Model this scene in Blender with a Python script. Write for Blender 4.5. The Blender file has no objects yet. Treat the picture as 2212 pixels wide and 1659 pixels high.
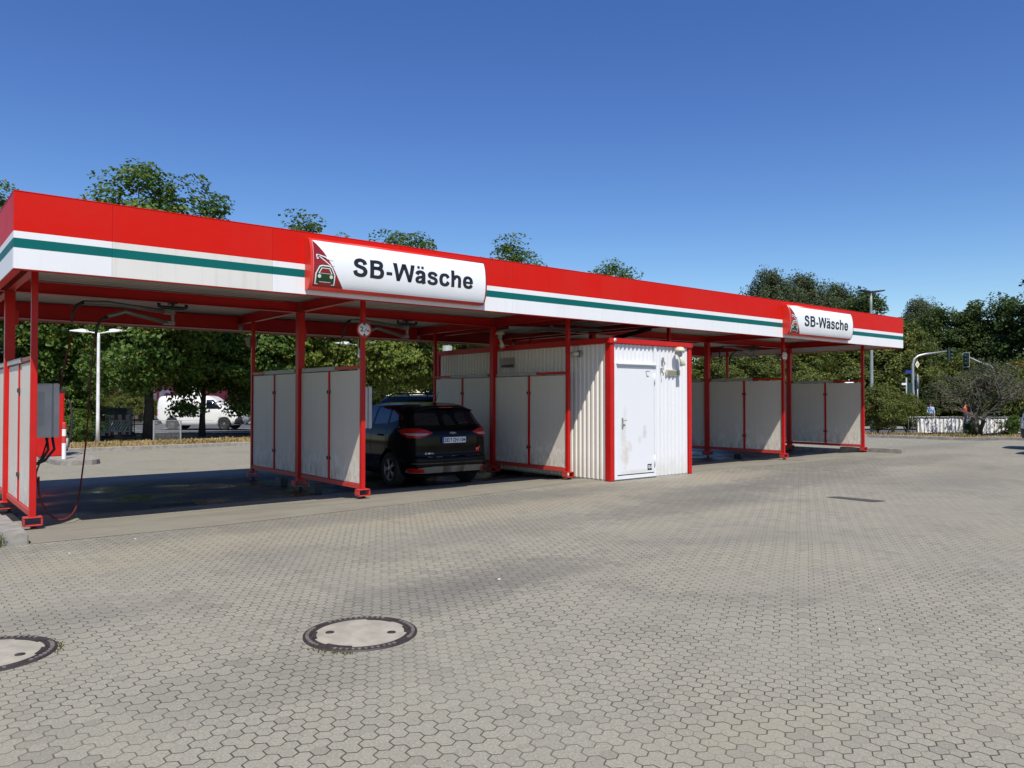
import bpy, bmesh, math, random
from mathutils import Vector, Matrix
R = math.radians
random.seed(7)
SC = bpy.context.scene
COL = SC.collection
PI = math.pi

# ------------------------------------------------------------------ camera model (used to survey places from the photograph)
F, CX, CY, H = 1661., 1106., 829.5, 1.65
YAW = math.atan((3136 - CX) / F); PIT = math.atan((859. - CY) / F)
FW = Vector((math.cos(YAW) * math.cos(PIT), math.sin(YAW) * math.cos(PIT), math.sin(PIT)))
RT = Vector((math.sin(YAW), -math.cos(YAW), 0)); UP = RT.cross(FW)
FH = Vector((math.cos(YAW), math.sin(YAW), 0))
def sm(a, b, x):
    t = max(0, min(1, (x - a) / (b - a))); return t * t * (3 - 2 * t)
def plan(s, w): return FH * w + RT * s
def gz(x, y):
    z = -0.09 * sm(11.1, 12.4, y) - 0.10 * sm(14.5, 20.5, y)
    p = Vector((x, y, 0)); w = p.dot(FH); s = p.dot(RT)
    z -= 0.36 * sm(39, 52, w) * sm(4, 18, s)
    return z
def at(px, w, dz=0.0):
    p = plan((px - CX) / F * w, w); return Vector((p.x, p.y, gz(p.x, p.y) + dz))
def atz(px, py, w):
    p = plan((px - CX) / F * w, w); p.z = H - (py - 859) / F * w; return p

# ------------------------------------------------------------------ materials
class NT:
    def __init__(s, name):
        s.m = bpy.data.materials.new(name); s.m.use_nodes = True
        s.t = s.m.node_tree; s.t.nodes.clear()
        s.out = s.n('ShaderNodeOutputMaterial')
    def n(s, typ, **kw):
        nd = s.t.nodes.new(typ)
        for k, v in kw.items(): setattr(nd, k, v)
        return nd
    def put(s, sock, v):
        if isinstance(v, bpy.types.NodeSocket): s.t.links.new(v, sock)
        elif v is not None:
            if sock.type == 'RGBA' and len(v) == 3: v = (*v, 1)
            sock.default_value = v
    def ma(s, op, a, b=None, c=None, clamp=False):
        nd = s.n('ShaderNodeMath', operation=op, use_clamp=clamp)
        for i, v in enumerate((a, b, c)):
            if v is not None: s.put(nd.inputs[i], v)
        return nd.outputs[0]
    def mix(s, f, a, b, mode='MIX'):
        nd = s.n('ShaderNodeMix', data_type='RGBA', blend_type=mode)
        s.put(nd.inputs[0], f); s.put(nd.inputs[6], a); s.put(nd.inputs[7], b); return nd.outputs[2]
    def sstep(s, a, b, x):
        nd = s.n('ShaderNodeMapRange', interpolation_type='SMOOTHSTEP')
        s.put(nd.inputs[0], x); s.put(nd.inputs[1], a); s.put(nd.inputs[2], b); return nd.outputs[0]
    def noise(s, vec, scale, detail=4, rough=.55, dist=0):
        nd = s.n('ShaderNodeTexNoise'); s.put(nd.inputs['Vector'], vec); s.put(nd.inputs['Scale'], scale)
        s.put(nd.inputs['Detail'], detail); s.put(nd.inputs['Roughness'], rough); s.put(nd.inputs['Distortion'], dist); return nd.outputs['Fac']
    def geo(s): return s.n('ShaderNodeNewGeometry')
    def pos(s): return s.geo().outputs['Position']
    def obj(s):
        v = s.n('ShaderNodeVectorMath', operation='ADD'); oi = s.n('ShaderNodeObjectInfo'); k = s.ma('MULTIPLY', oi.outputs['Random'], 37.)
        s.put(v.inputs[0], s.n('ShaderNodeTexCoord').outputs['Object']); s.put(v.inputs[1], s.vec(k, k, 0.)); return v.outputs[0]
    def xyz(s, v):
        nd = s.n('ShaderNodeSeparateXYZ'); s.put(nd.inputs[0], v); return nd.outputs[:3]
    def vec(s, x, y, z=0.):
        nd = s.n('ShaderNodeCombineXYZ'); s.put(nd.inputs[0], x); s.put(nd.inputs[1], y); s.put(nd.inputs[2], z); return nd.outputs[0]
    def scale(s, v, sc):
        nd = s.n('ShaderNodeVectorMath', operation='MULTIPLY'); s.put(nd.inputs[0], v); nd.inputs[1].default_value = sc; return nd.outputs[0]
    def bump(s, h, strength=.3, dist=.01, normal=None):
        nd = s.n('ShaderNodeBump'); s.put(nd.inputs['Height'], h); nd.inputs['Strength'].default_value = strength
        nd.inputs['Distance'].default_value = dist
        if normal is not None: s.put(nd.inputs['Normal'], normal)
        return nd.outputs[0]
    def bsdf(s, col, rough=.5, metal=0., spec=.5, normal=None, coat=0., sheen=None):
        nd = s.n('ShaderNodeBsdfPrincipled'); s.put(nd.inputs['Base Color'], col); s.put(nd.inputs['Roughness'], rough)
        s.put(nd.inputs['Metallic'], metal); s.put(nd.inputs['Specular IOR Level'], spec)
        if coat: nd.inputs['Coat Weight'].default_value = coat; nd.inputs['Coat Roughness'].default_value = .04
        if normal is not None: s.put(nd.inputs['Normal'], normal)
        s.t.links.new(nd.outputs[0], s.out.inputs[0]); return nd

def paint(name, col, rough=.4, metal=0., var=.12, scale=3., coat=0., bump=0., dirt=None, spec=.5, streak=0.):
    """painted or plastic surface with slight mottling, optional dirt colour and vertical streaks"""
    g = NT(name); p = g.obj()
    f = g.noise(p, scale, 5)
    d = tuple(c * (1 - var) for c in col); l = tuple(min(1, c * (1 + var * .6)) for c in col)
    c = g.mix(g.sstep(.3, .7, f), d, l)
    if dirt:
        c = g.mix(g.ma('MULTIPLY', g.sstep(.52, .78, g.noise(p, scale * .7, 8, .65, .6)), dirt[1]), c, dirt[0])
    if streak:
        x = g.noise(g.scale(p, (14, 14, .5)), 1.0, 3)
        c = g.mix(g.ma('MULTIPLY', g.sstep(.45, .75, x), streak), c, tuple(v * .72 for v in col))
    r = g.ma('ADD', g.ma('MULTIPLY', f, .16), rough - .08)
    nm = g.bump(g.noise(p, 40, 3), bump, .004) if bump else None
    g.bsdf(c, r, metal, spec, nm, coat); return g.m

M = {}
M['red'] = paint('red_paint', (.47, .010, .008), .42, var=.09, dirt=((.36, .016, .013), .35), spec=.3)
M['red_fade'] = paint('red_paint_faded', (.50, .045, .036), .5, var=.1, dirt=((.34, .05, .04), .5))
M['red_fascia'] = paint('red_fascia', (.47, .017, .012), .36, var=.05, scale=.9)
M['white_fascia'] = paint('white_fascia', (.74, .76, .78), .38, var=.03, scale=.9)
M['grey_fascia'] = paint('weathered_white_fascia', (.60, .60, .56), .45, var=.06, scale=1.5, streak=.22)
M['green_fascia'] = paint('green_fascia', (.006, .125, .125), .38, var=.06)
M['deck'] = paint('deck_metal', (.40, .375, .335), .45, var=.12, scale=1.2, dirt=((.3, .28, .24), .5))
M['panel'] = paint('wash_panel', (.60, .575, .53), .5, var=.07, scale=1.6, dirt=((.74, .73, .70), .45), streak=.10)
def panel_mat():
    g = NT('wash_panel'); p = g.obj(); X, Y, Z = g.xyz(p)
    c = g.mix(g.noise(p, 1.4, 6, .6), (.60, .555, .475), (.66, .61, .53))
    c = g.mix(g.ma('MULTIPLY', g.sstep(.45, .75, g.noise(g.scale(p, (1, 14, .5)), 1., 4)), .16), c, (.42, .39, .34))
    low = g.ma('SUBTRACT', 1., g.sstep(.25, 1.15, Z))
    c = g.mix(g.ma('MULTIPLY', g.ma('MULTIPLY', g.sstep(.46, .62, g.noise(g.scale(p, (1, 1.6, 1)), 5, 8, .7, .8)), low), .75), c, (.80, .79, .76))
    c = g.mix(g.ma('MULTIPLY', g.ma('MULTIPLY', g.sstep(.46, .62, g.noise(g.scale(p, (1, 3, .8)), 3.2, 8, .7, .5)), g.ma('SUBTRACT', 1., g.sstep(.23, .62, Z))), .55), c, (.25, .225, .16))
    c = g.mix(g.ma('MULTIPLY', g.sstep(.62, .70, g.noise(p, 7, 6, .7, 1.)), .30), c, (.40, .375, .33))
    g.bsdf(c, g.ma('ADD', .42, g.ma('MULTIPLY', g.noise(p, 3, 4), .2)), 0, .35); return g.m
M['panel'] = panel_mat()
def fascia_mat(name, col, dull, grime):
    g = NT(name); p = g.obj(); f = g.noise(p, .8, 5, .6)
    c = g.mix(g.sstep(.35, .7, f), col, dull)
    c = g.mix(g.ma('MULTIPLY', g.sstep(.50, .72, g.noise(g.scale(p, (9, 9, .35)), 1., 4)), grime), c, tuple(v * .62 for v in col))
    c = g.mix(g.ma('MULTIPLY', g.sstep(.70, .74, g.noise(p, 9, 5)), grime * 1.6), c, tuple(v * .5 for v in col))
    g.bsdf(c, g.ma('ADD', .36, g.ma('MULTIPLY', f, .2)), 0, .12, g.bump(g.noise(g.scale(p, (1, 1, .6)), 1.6, 2), .10, .03)); return g.m
M['red_fascia'] = fascia_mat('red_fascia', (.54, .009, .004), (.52, .015, .009), .10)
M['white_fascia'] = fascia_mat('white_fascia', (.70, .715, .73), (.67, .685, .70), .10)
M['green_fascia'] = fascia_mat('green_fascia', (.004, .115, .110), (.004, .105, .100), .08)
M['grey_fascia'] = fascia_mat('weathered_white_fascia', (.62, .615, .575), (.58, .575, .54), .26)
def door_mat():
    g = NT('door_white'); tc = g.n('ShaderNodeTexCoord').outputs['Object']; X, Y, Z = g.xyz(tc)
    c = g.mix(g.noise(tc, 1.3, 5), (.67, .685, .705), (.70, .715, .735))
    n = g.ma('SUBTRACT', g.noise(tc, 7, 8, .72, .8), .5)
    for x, z, rx, rz, k, col in ((-.85, .50, .14, .30, .48, (.46, .36, .25)), (-.90, .95, .10, .35, .45, (.52, .47, .38)), (-.72, .66, .12, .14, .4, (.50, .45, .36)), (-.26, .98, .07, .18, .5, (.42, .42, .42)), (-.40, .80, .08, .10, .35, (.5, .47, .42)), (-.86, 1.25, .07, .30, .35, (.55, .52, .46)), (-.5, .16, .5, .05, .45, (.5, .46, .38))):
        dx = g.ma('DIVIDE', g.ma('SUBTRACT', X, x), rx); dz = g.ma('DIVIDE', g.ma('SUBTRACT', Z, z), rz)
        r2 = g.ma('ADD', g.ma('ADD', g.ma('MULTIPLY', dx, dx), g.ma('MULTIPLY', dz, dz)), g.ma('MULTIPLY', n, 4.))
        c = g.mix(g.ma('MULTIPLY', g.ma('SUBTRACT', 1., g.sstep(-.2, 1.1, r2)), k), c, col)
    g.bsdf(c, .42, 0, .4, g.bump(g.noise(tc, 2.2, 2), .08, .02)); return g.m
M['door'] = door_mat()
def wall_mat(name, a, b):
    g = NT(name); tc = g.n('ShaderNodeTexCoord').outputs['Object']; X, Y, Z = g.xyz(tc)
    c = g.mix(g.noise(tc, .9, 5), a, b)
    c = g.mix(g.ma('MULTIPLY', g.sstep(.5, .75, g.noise(g.scale(tc, (11, 11, .4)), 1., 4)), .22), c, tuple(v * .72 for v in a))
    n = g.noise(g.scale(tc, (1, 1, .5)), 6, 8, .7)
    c = g.mix(g.ma('MULTIPLY', g.ma('SUBTRACT', 1., g.sstep(.02, .55, g.ma('ADD', Z, g.ma('MULTIPLY', g.ma('SUBTRACT', n, .5), 1.0)))), .32), c, (.40, .35, .27))
    g.bsdf(c, .42, 0, .4); return g.m
M['white_wall'] = wall_mat('white_ribbed_wall', (.70, .715, .735), (.67, .68, .69))
M['cream_wall'] = wall_mat('cream_ribbed_wall', (.74, .715, .66), (.68, .65, .59))
M['sleeve'] = paint('grey_sleeve', (.34, .34, .33), .5)
M['clip'] = paint('dark_clip', (.05, .035, .03), .5)
M['cabinet'] = paint('cabinet_steel', (.52, .51, .48), .45, metal=0, dirt=((.24, .24, .23), .4))
M['cabinet_dark'] = paint('cabinet_plate', (.40, .40, .40), .35)
M['white'] = paint('white_sheet_metal', (.70, .715, .735), .42, var=.03, dirt=((.66, .63, .56), .25), streak=.05)
M['cream'] = paint('cream_plastic', (.62, .58, .43), .45)
M['lamp_glass'] = paint('frosted_glass', (.55, .54, .46), .2)
M['black'] = paint('black_rubber', (.018, .018, .02), .55)
M['hose'] = paint('red_hose', (.16, .018, .012), .45)
M['steel'] = paint('galvanised_steel', (.40, .41, .41), .42, metal=.6, scale=9, dirt=((.28, .28, .27), .5))
M['boom'] = paint('boom_steel', (.20, .195, .18), .4, metal=.5)
M['white_pole'] = paint('flaking_white_pole', (.74, .75, .75), .5, scale=6, dirt=((.36, .38, .38), .9))
M['darkpole'] = paint('dark_grey_pole', (.028, .03, .036), .45)
M['greypole'] = paint('grey_green_pole', (.23, .27, .26), .5)
M['signal'] = paint('dark_green_signal', (.012, .035, .03), .45)
M['signalw'] = paint('signal_border_white', (.75, .75, .73), .5)
M['greenlamp'] = paint('green_signal_lens', (.02, .30, .20), .25)
M['amber'] = paint('yellow_button_box', (.6, .36, .02), .5)
M['blue_sign'] = paint('blue_sign', (.012, .03, .20), .4)
M['sign_white'] = paint('sign_white', (.76, .78, .80), .32, var=.04, scale=1.2)
M['sign_red'] = paint('sign_red', (.62, .03, .018), .35)
M['sign_maroon'] = paint('sign_maroon', (.24, .012, .012), .25, var=.15, scale=2)
M['sign_green'] = paint('pictogram_green', (.010, .050, .014), .35)
M['ink'] = paint('black_lettering', (.012, .012, .016), .35)
M['ivory'] = paint('ivory_lamp', (.62, .66, .58), .4)
M['concrete'] = paint('kerb_concrete', (.26, .245, .215), .85, var=.25, scale=6, bump=.3, dirt=((.12, .11, .09), .5))
M['iron'] = paint('cast_iron', (.05, .040, .036), .6, metal=.3, var=.3, scale=14)
M['iron_worn'] = paint('worn_iron', (.20, .18, .165), .5, metal=.2, var=.3, scale=14)
M['lid'] = paint('manhole_concrete', (.33, .305, .245), .85, var=.16, scale=8, bump=.3, dirt=((.25, .23, .19), .6))
M['drain'] = paint('drain_iron', (.02, .02, .02), .5)
M['moss'] = paint('moss', (.085, .085, .02), .9, var=.5, scale=40)
M['darkbar'] = paint('dull_steel_bar', (.13, .13, .135), .55, metal=.3)
M['bark'] = paint('bark', (.045, .038, .03), .9, var=.4, scale=8, bump=.6)
M['bark_grey'] = paint('grey_bark', (.10, .088, .07), .9, var=.4, scale=8, bump=.5)
M['wpaint'] = paint('white_car_paint', (.78, .79, .80), .28, var=.02, coat=.6)
M['bpaint'] = paint('black_car_paint', (.003, .003, .0035), .10, var=.05, spec=.16)
M['dpaint'] = paint('dark_green_car_paint', (.008, .012, .009), .22, spec=.35)
M['glass'] = paint('tinted_glass', (.008, .011, .016), .04, var=.02, spec=.8)
M['tyre'] = paint('tyre', (.015, .015, .015), .8)
M['rim'] = paint('alloy_rim', (.34, .35, .36), .3, metal=.8)
M['plastic'] = paint('dark_bumper_plastic', (.028, .03, .032), .5)
M['skirt'] = paint('grey_bumper_skirt', (.16, .155, .145), .4, metal=.3)
M['chrome'] = paint('chrome', (.55, .55, .56), .12, metal=1.)
M['lens_red'] = paint('tail_light_red', (.34, .006, .004), .2, spec=.3)
M['lens_white'] = paint('tail_light_clear', (.34, .27, .27), .15)
M['plate'] = paint('plate_white', (.66, .70, .78), .4, var=.02)
M['plate_blue'] = paint('plate_blue', (.01, .035, .30), .4)
M['sticker'] = paint('red_sticker', (.80, .05, .035), .45)
M['badge_blue'] = paint('badge_blue', (.02, .035, .12), .2, coat=1.)
M['skin'] = paint('skin', (.42, .23, .16), .5)
M['shirt'] = paint('light_blue_shirt', (.33, .46, .74), .8)
M['shirt_red'] = paint('red_top', (.50, .03, .02), .8)
M['trouser'] = paint('dark_trousers', (.018, .02, .04), .85)
M['hair'] = paint('dark_hair', (.02, .014, .01), .6)
M['sheet'] = paint('white_tarpaulin', (.80, .79, .76), .6, var=.07, scale=2.5, bump=.3)
M['magenta'] = paint('magenta_hoarding', (.085, .007, .028), .5)
M['letter_grey'] = paint('grey_letter', (.13, .15, .22), .5)
M['orange'] = paint('orange_panel', (.65, .14, .03), .5)
M['facade'] = paint('grey_facade', (.10, .085, .085), .7)
M['band_red'] = paint('barrier_red', (.22, .012, .012), .45)
M['band_white'] = paint('barrier_white', (.55, .55, .52), .5, dirt=((.4, .39, .36), .5))
M['boxgreen'] = paint('grey_green_cabinet', (.05, .075, .06), .6)
M['litter'] = paint('paper_scrap', (.75, .74, .70), .8)
M['marking'] = paint('road_marking', (.62, .62, .60), .7, dirt=((.35, .35, .33), .7))

def hex_paving():
    g = NT('hexagon_paving'); P = g.pos(); X, Y, Z = g.xyz(P)
    d = .0845; S3 = math.sqrt(3)
    # the stones are laid by hand: a slow wander keeps the rows from being ruler straight
    wx = g.ma('MULTIPLY', g.ma('SUBTRACT', g.noise(P, .35, 2), .5), .05)
    wy = g.ma('MULTIPLY', g.ma('SUBTRACT', g.noise(g.scale(P, (1.1, .9, 1)), .45, 2), .5), .05)
    px = g.ma('DIVIDE', g.ma('ADD', X, wx), d); py = g.ma('DIVIDE', g.ma('ADD', Y, wy), d)
    md = lambda a, b: g.ma('FLOORED_MODULO', a, b)
    ax = g.ma('SUBTRACT', md(px, 1.), .5); ay = g.ma('SUBTRACT', md(py, S3), S3 / 2)
    bx = g.ma('SUBTRACT', md(g.ma('SUBTRACT', px, .5), 1.), .5); by = g.ma('SUBTRACT', md(g.ma('SUBTRACT', py, S3 / 2), S3), S3 / 2)
    sq = lambda a, b: g.ma('ADD', g.ma('MULTIPLY', a, a), g.ma('MULTIPLY', b, b))
    sel = g.ma('LESS_THAN', sq(ax, ay), sq(bx, by))
    lerp = lambda f, a, b: g.ma('ADD', a, g.ma('MULTIPLY', f, g.ma('SUBTRACT', b, a)))
    gx = lerp(sel, bx, ax); gy = lerp(sel, by, ay)
    idx = g.ma('SUBTRACT', px, gx); idy = g.ma('SUBTRACT', py, gy)
    # three hexagons make one stone: q, r are the lattice numbers, m tells which of the three
    r_ = g.ma('ROUND', g.ma('DIVIDE', idy, S3 / 2)); q_ = g.ma('ROUND', g.ma('SUBTRACT', idx, g.ma('MULTIPLY', r_, .5)))
    m_ = md(g.ma('ADD', g.ma('ROUND', g.ma('SUBTRACT', q_, r_)), .25), 3.)
    m1 = g.ma('MULTIPLY', g.ma('GREATER_THAN', m_, .9), g.ma('LESS_THAN', m_, 1.9)); m2 = g.ma('GREATER_THAN', m_, 1.9); m0 = g.ma('SUBTRACT', 1., g.ma('ADD', m1, m2))
    pick = lambda a, b, c: g.ma('ADD', g.ma('MULTIPLY', m0, a), g.ma('ADD', g.ma('MULTIPLY', m1, b), g.ma('MULTIPLY', m2, c)))
    pidx = g.ma('ADD', idx, g.ma('ADD', g.ma('MULTIPLY', m1, .5), m2)); pidy = g.ma('ADD', idy, g.ma('MULTIPLY', m1, S3 / 2))
    p1 = gx; p2 = g.ma('ADD', g.ma('MULTIPLY', gx, .5), g.ma('MULTIPLY', gy, S3 / 2)); p3 = g.ma('SUBTRACT', p2, gx)
    ng = lambda v: g.ma('MULTIPLY', v, -1.); mx = lambda *v: v[0] if len(v) == 1 else g.ma('MAXIMUM', v[0], mx(*v[1:])); ab = lambda v: g.ma('ABSOLUTE', v)
    d_out = g.ma('SUBTRACT', .5, pick(mx(p1, p2, ab(p3)), mx(ab(p1), ng(p2), ng(p3)), mx(ng(p1), ab(p2), p3)))
    d_in = g.ma('SUBTRACT', .5, pick(mx(ng(p2), ng(p1)), mx(p2, p3), mx(p1, ng(p3))))
    jn = g.noise(P, 6, 3)
    jw = g.ma('ADD', .030, g.ma('MULTIPLY', jn, .075))
    j1 = g.ma('SUBTRACT', 1., g.sstep(.006, jw, d_out))
    j3 = g.ma('MULTIPLY', g.ma('SUBTRACT', 1., g.sstep(0., .045, d_in)), g.ma('ADD', .06, g.ma('MULTIPLY', g.sstep(.42, .60, g.noise(P, .55, 3)), .62)))
    fill = g.ma('ADD', .62, g.ma('MULTIPLY', g.sstep(.35, .60, g.noise(P, .9, 4)), .38))
    joint = g.ma('MAXIMUM', g.ma('MULTIPLY', j1, fill), j3)
    wn = g.n('ShaderNodeTexWhiteNoise', noise_dimensions='2D'); g.put(wn.inputs[0], g.vec(g.ma('ADD', pidx, 31.7), pidy))
    base = g.mix(wn.outputs[0], (.264, .253, .198), (.304, .290, .227))
    base = g.mix(g.ma('MULTIPLY', g.sstep(.42, .66, g.noise(P, 70, 4, .75)), .8), base, (.185, .174, .148))
    base = g.mix(g.ma('MULTIPLY', g.sstep(.62, .70, g.noise(P, 90, 2)), .75), base, (.50, .47, .39))
    base = g.mix(g.ma('MULTIPLY', g.sstep(.68, .73, g.noise(g.scale(P, (1, 1, 1.3)), 75, 2)), .7), base, (.06, .055, .05))
    # broad weathering: warm dusty zones and grey oily ones
    base = g.mix(g.ma('MULTIPLY', g.sstep(.46, .64, g.ma('ADD', g.noise(P, .33, 5, .6, .4), g.ma('MULTIPLY', g.ma('SUBTRACT', wn.outputs[0], .5), .05))), .36), base, (.29, .265, .195))
    base = g.mix(g.ma('MULTIPLY', g.sstep(.50, .66, g.ma('ADD', g.noise(g.scale(P, (1, 1, 2)), .42, 8, .66, .5), g.ma('MULTIPLY', g.ma('SUBTRACT', wn.outputs[0], .5), .06))), .34), base, (.14, .136, .124))
    for sx, sy, rx, ry, k in ((6.5, 9.8, 5.5, .65, .5), (14.5, 8.3, 3.2, .85, .55), (11.0, 8.0, 2.2, .9, .45), (17.5, 6.5, 4.5, 1.0, .25), (6.0, 7.6, 2.2, .6, .28), (26, 11.5, 6, 1.2, .32), (20, 9.2, 4.5, .8, .38), (4.6, 5.6, 1.2, .55, .50), (3.6, 5.4, 1.0, .5, .35), (9.6, 7.4, 1.9, .6, .48), (1.9, 4.4, .8, .5, .25), (11.8, 8.6, 2.6, .5, .25),
                              (18, 10.0, 3.2, .7, .5), (15.5, 9.2, 2.2, .4, .4), (1.2, 6.6, 1.2, .5, .2)):
        dx = g.ma('DIVIDE', g.ma('SUBTRACT', X, sx), rx); dy = g.ma('DIVIDE', g.ma('SUBTRACT', Y, sy), ry)
        r2 = g.ma('ADD', g.ma('ADD', g.ma('MULTIPLY', dx, dx), g.ma('MULTIPLY', dy, dy)), g.ma('ADD', g.ma('MULTIPLY', g.ma('SUBTRACT', g.noise(P, 1.6, 9, .7), .5), 2.6), g.ma('MULTIPLY', g.ma('SUBTRACT', wn.outputs[0], .5), .5)))
        base = g.mix(g.ma('MULTIPLY', g.ma('SUBTRACT', 1., g.sstep(.0, 1.6, r2)), k), base, (.125, .120, .108))
    for sx, sy, rx, ry, k in ((7.5, 8.9, 3.0, .5, .40), (13.6, 9.7, 2.0, .5, .5), (2.4, 8.8, 1.6, .8, .35)):
        dx = g.ma('DIVIDE', g.ma('SUBTRACT', X, sx), rx); dy = g.ma('DIVIDE', g.ma('SUBTRACT', Y, sy), ry)
        r2 = g.ma('ADD', g.ma('ADD', g.ma('MULTIPLY', dx, dx), g.ma('MULTIPLY', dy, dy)), g.ma('MULTIPLY', g.ma('SUBTRACT', g.noise(P, 1.2, 8, .7), .5), 2.4))
        base = g.mix(g.ma('MULTIPLY', g.ma('SUBTRACT', 1., g.sstep(.0, 1.8, r2)), k), base, (.275, .242, .175))
    odd = g.ma('ADD', g.ma('MULTIPLY', g.ma('GREATER_THAN', wn.outputs[0], .94), .22), g.ma('MULTIPLY', g.ma('LESS_THAN', wn.outputs[0], .03), .16))
    base = g.mix(odd, base, (.12, .115, .10))
    col = g.mix(joint, base, (.036, .028, .022))
    hgt = g.ma('ADD', g.ma('SUBTRACT', 1., joint), g.ma('ADD', g.ma('MULTIPLY', g.noise(P, 60, 4), .22), g.ma('MULTIPLY', wn.outputs[0], .12)))
    g.bsdf(col, .85, 0, .3, g.bump(hgt, .5, .006)); return g.m
M['hex'] = hex_paving()

def bay_floor():
    g = NT('wash_bay_concrete'); P = g.pos(); X, Y, Z = g.xyz(P)
    n = g.noise(P, .8, 6, .6, .5)
    dry = g.mix(g.noise(P, 1.6, 6, .6), (.17, .158, .125), (.25, .233, .185))
    dry = g.mix(g.ma('MULTIPLY', g.sstep(.5, .7, g.noise(g.scale(P, (.5, 1.6, 1)), 1.1, 6)), .5), dry, (.115, .10, .082))
    dry = g.mix(g.ma('MULTIPLY', g.sstep(.6, .72, g.noise(P, 60, 2)), .4), dry, (.26, .245, .22))
    yy = g.ma('ADD', Y, g.ma('MULTIPLY', g.ma('SUBTRACT', n, .5), 1.0))
    wet = g.ma('MULTIPLY', g.sstep(11.9, 12.7, yy), g.ma('SUBTRACT', 1., g.sstep(16.6, 18.4, yy)))
    col = g.mix(wet, dry, g.mix(n, (.020, .022, .025), (.034, .034, .034)))  # wet floor, its colour also darkened for the shade under the canopy
    rough = g.ma('SUBTRACT', .85, g.ma('MULTIPLY', wet, g.ma('ADD', .30, g.ma('MULTIPLY', g.sstep(.40, .66, g.noise(P, .7, 3)), .36))))
    g.bsdf(col, rough, 0, .4, g.bump(g.noise(P, 50, 3), .12, .004)); return g.m
M['bay'] = bay_floor()

def asphalt(name, a, b, sc=2.):
    g = NT(name); P = g.pos()
    c = g.mix(g.noise(P, sc, 6, .6), a, b)
    c = g.mix(g.ma('MULTIPLY', g.sstep(.6, .7, g.noise(P, 70, 2)), .5), c, tuple(v * 1.6 for v in b))
    g.bsdf(c, .85, 0, .3, g.bump(g.noise(P, 80, 3), .3, .005)); return g.m
M['road'] = asphalt('road_asphalt', (.075, .078, .085), (.10, .103, .11))
M['patch'] = asphalt('dark_patch', (.05, .048, .046), (.085, .08, .075), 6)
M['pave'] = asphalt('pavement_slabs', (.22, .20, .175), (.27, .245, .21))

def grass_mat(name, dry, green, k):
    g = NT(name); P = g.pos()
    f = g.sstep(.35, .65, g.noise(P, .6, 5, .6, .4))
    c = g.mix(g.ma('MULTIPLY', f, k), dry, green)
    c = g.mix(g.ma('MULTIPLY', g.sstep(.4, .7, g.noise(g.scale(P, (1, 1, 3)), 30, 3)), .6), c, tuple(v * .55 for v in dry))
    g.bsdf(c, .9, 0, .2, g.bump(g.noise(P, 25, 4), .8, .05)); return g.m
M['verge'] = grass_mat('dry_verge', (.34, .25, .115), (.16, .125, .045), .7)
M['lawn'] = grass_mat('green_lawn', (.085, .085, .028), (.06, .075, .018), .8)

def leaf_mat(name, cols, yellow=0., trans=.28, gloss=.5):
    g = NT(name); G = g.geo(); r = G.outputs['Random Per Island']
    rp = g.n('ShaderNodeValToRGB'); g.put(rp.inputs[0], r)
    el = rp.color_ramp.elements
    el[0].position = 0; el[0].color = (*cols[0], 1); el[1].position = .55; el[1].color = (*cols[1], 1)
    e = el.new(.95 - yellow); e.color = (*cols[2], 1)
    if yellow:
        e = el.new(.985 - yellow * .4); e.color = (.28, .21, .03, 1)
    c = g.mix(g.sstep(.3, .7, g.noise(G.outputs['Position'], .45, 3)), rp.outputs[0], g.mix(.5, rp.outputs[0], cols[2]))
    dif = g.n('ShaderNodeBsdfPrincipled'); g.put(dif.inputs['Base Color'], c); dif.inputs['Roughness'].default_value = gloss; dif.inputs['Specular IOR Level'].default_value = .25
    tr = g.n('ShaderNodeBsdfTranslucent'); g.put(tr.inputs[0], g.mix(.5, c, tuple(min(1, v * 2.2) for v in cols[2])))
    mx = g.n('ShaderNodeMixShader'); mx.inputs[0].default_value = trans
    g.t.links.new(dif.outputs[0], mx.inputs[1]); g.t.links.new(tr.outputs[0], mx.inputs[2]); g.t.links.new(mx.outputs[0], g.out.inputs[0])
    return g.m
M['maple'] = leaf_mat('maple_leaves', ((.030, .066, .013), (.054, .112, .020), (.100, .165, .030)), .03)
M['light'] = leaf_mat('light_green_leaves', ((.055, .085, .014), (.09, .135, .022), (.14, .18, .03)), .03)
M['dark'] = leaf_mat('dark_leaves', ((.024, .044, .012), (.042, .072, .017), (.075, .110, .025)), .0)
M['olive'] = leaf_mat('olive_leaves', ((.042, .060, .014), (.072, .098, .020), (.115, .140, .028)), .04)
M['grey_leaf'] = leaf_mat('grey_green_leaves', ((.045, .062, .03), (.065, .088, .04), (.095, .12, .055)), .0)
M['autumn'] = leaf_mat('turning_leaves', ((.07, .05, .015), (.12, .085, .02), (.10, .11, .025)), .12)
M['weed'] = leaf_mat('weed_leaves', ((.07, .10, .02), (.10, .14, .03), (.14, .18, .04)), .0)

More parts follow.
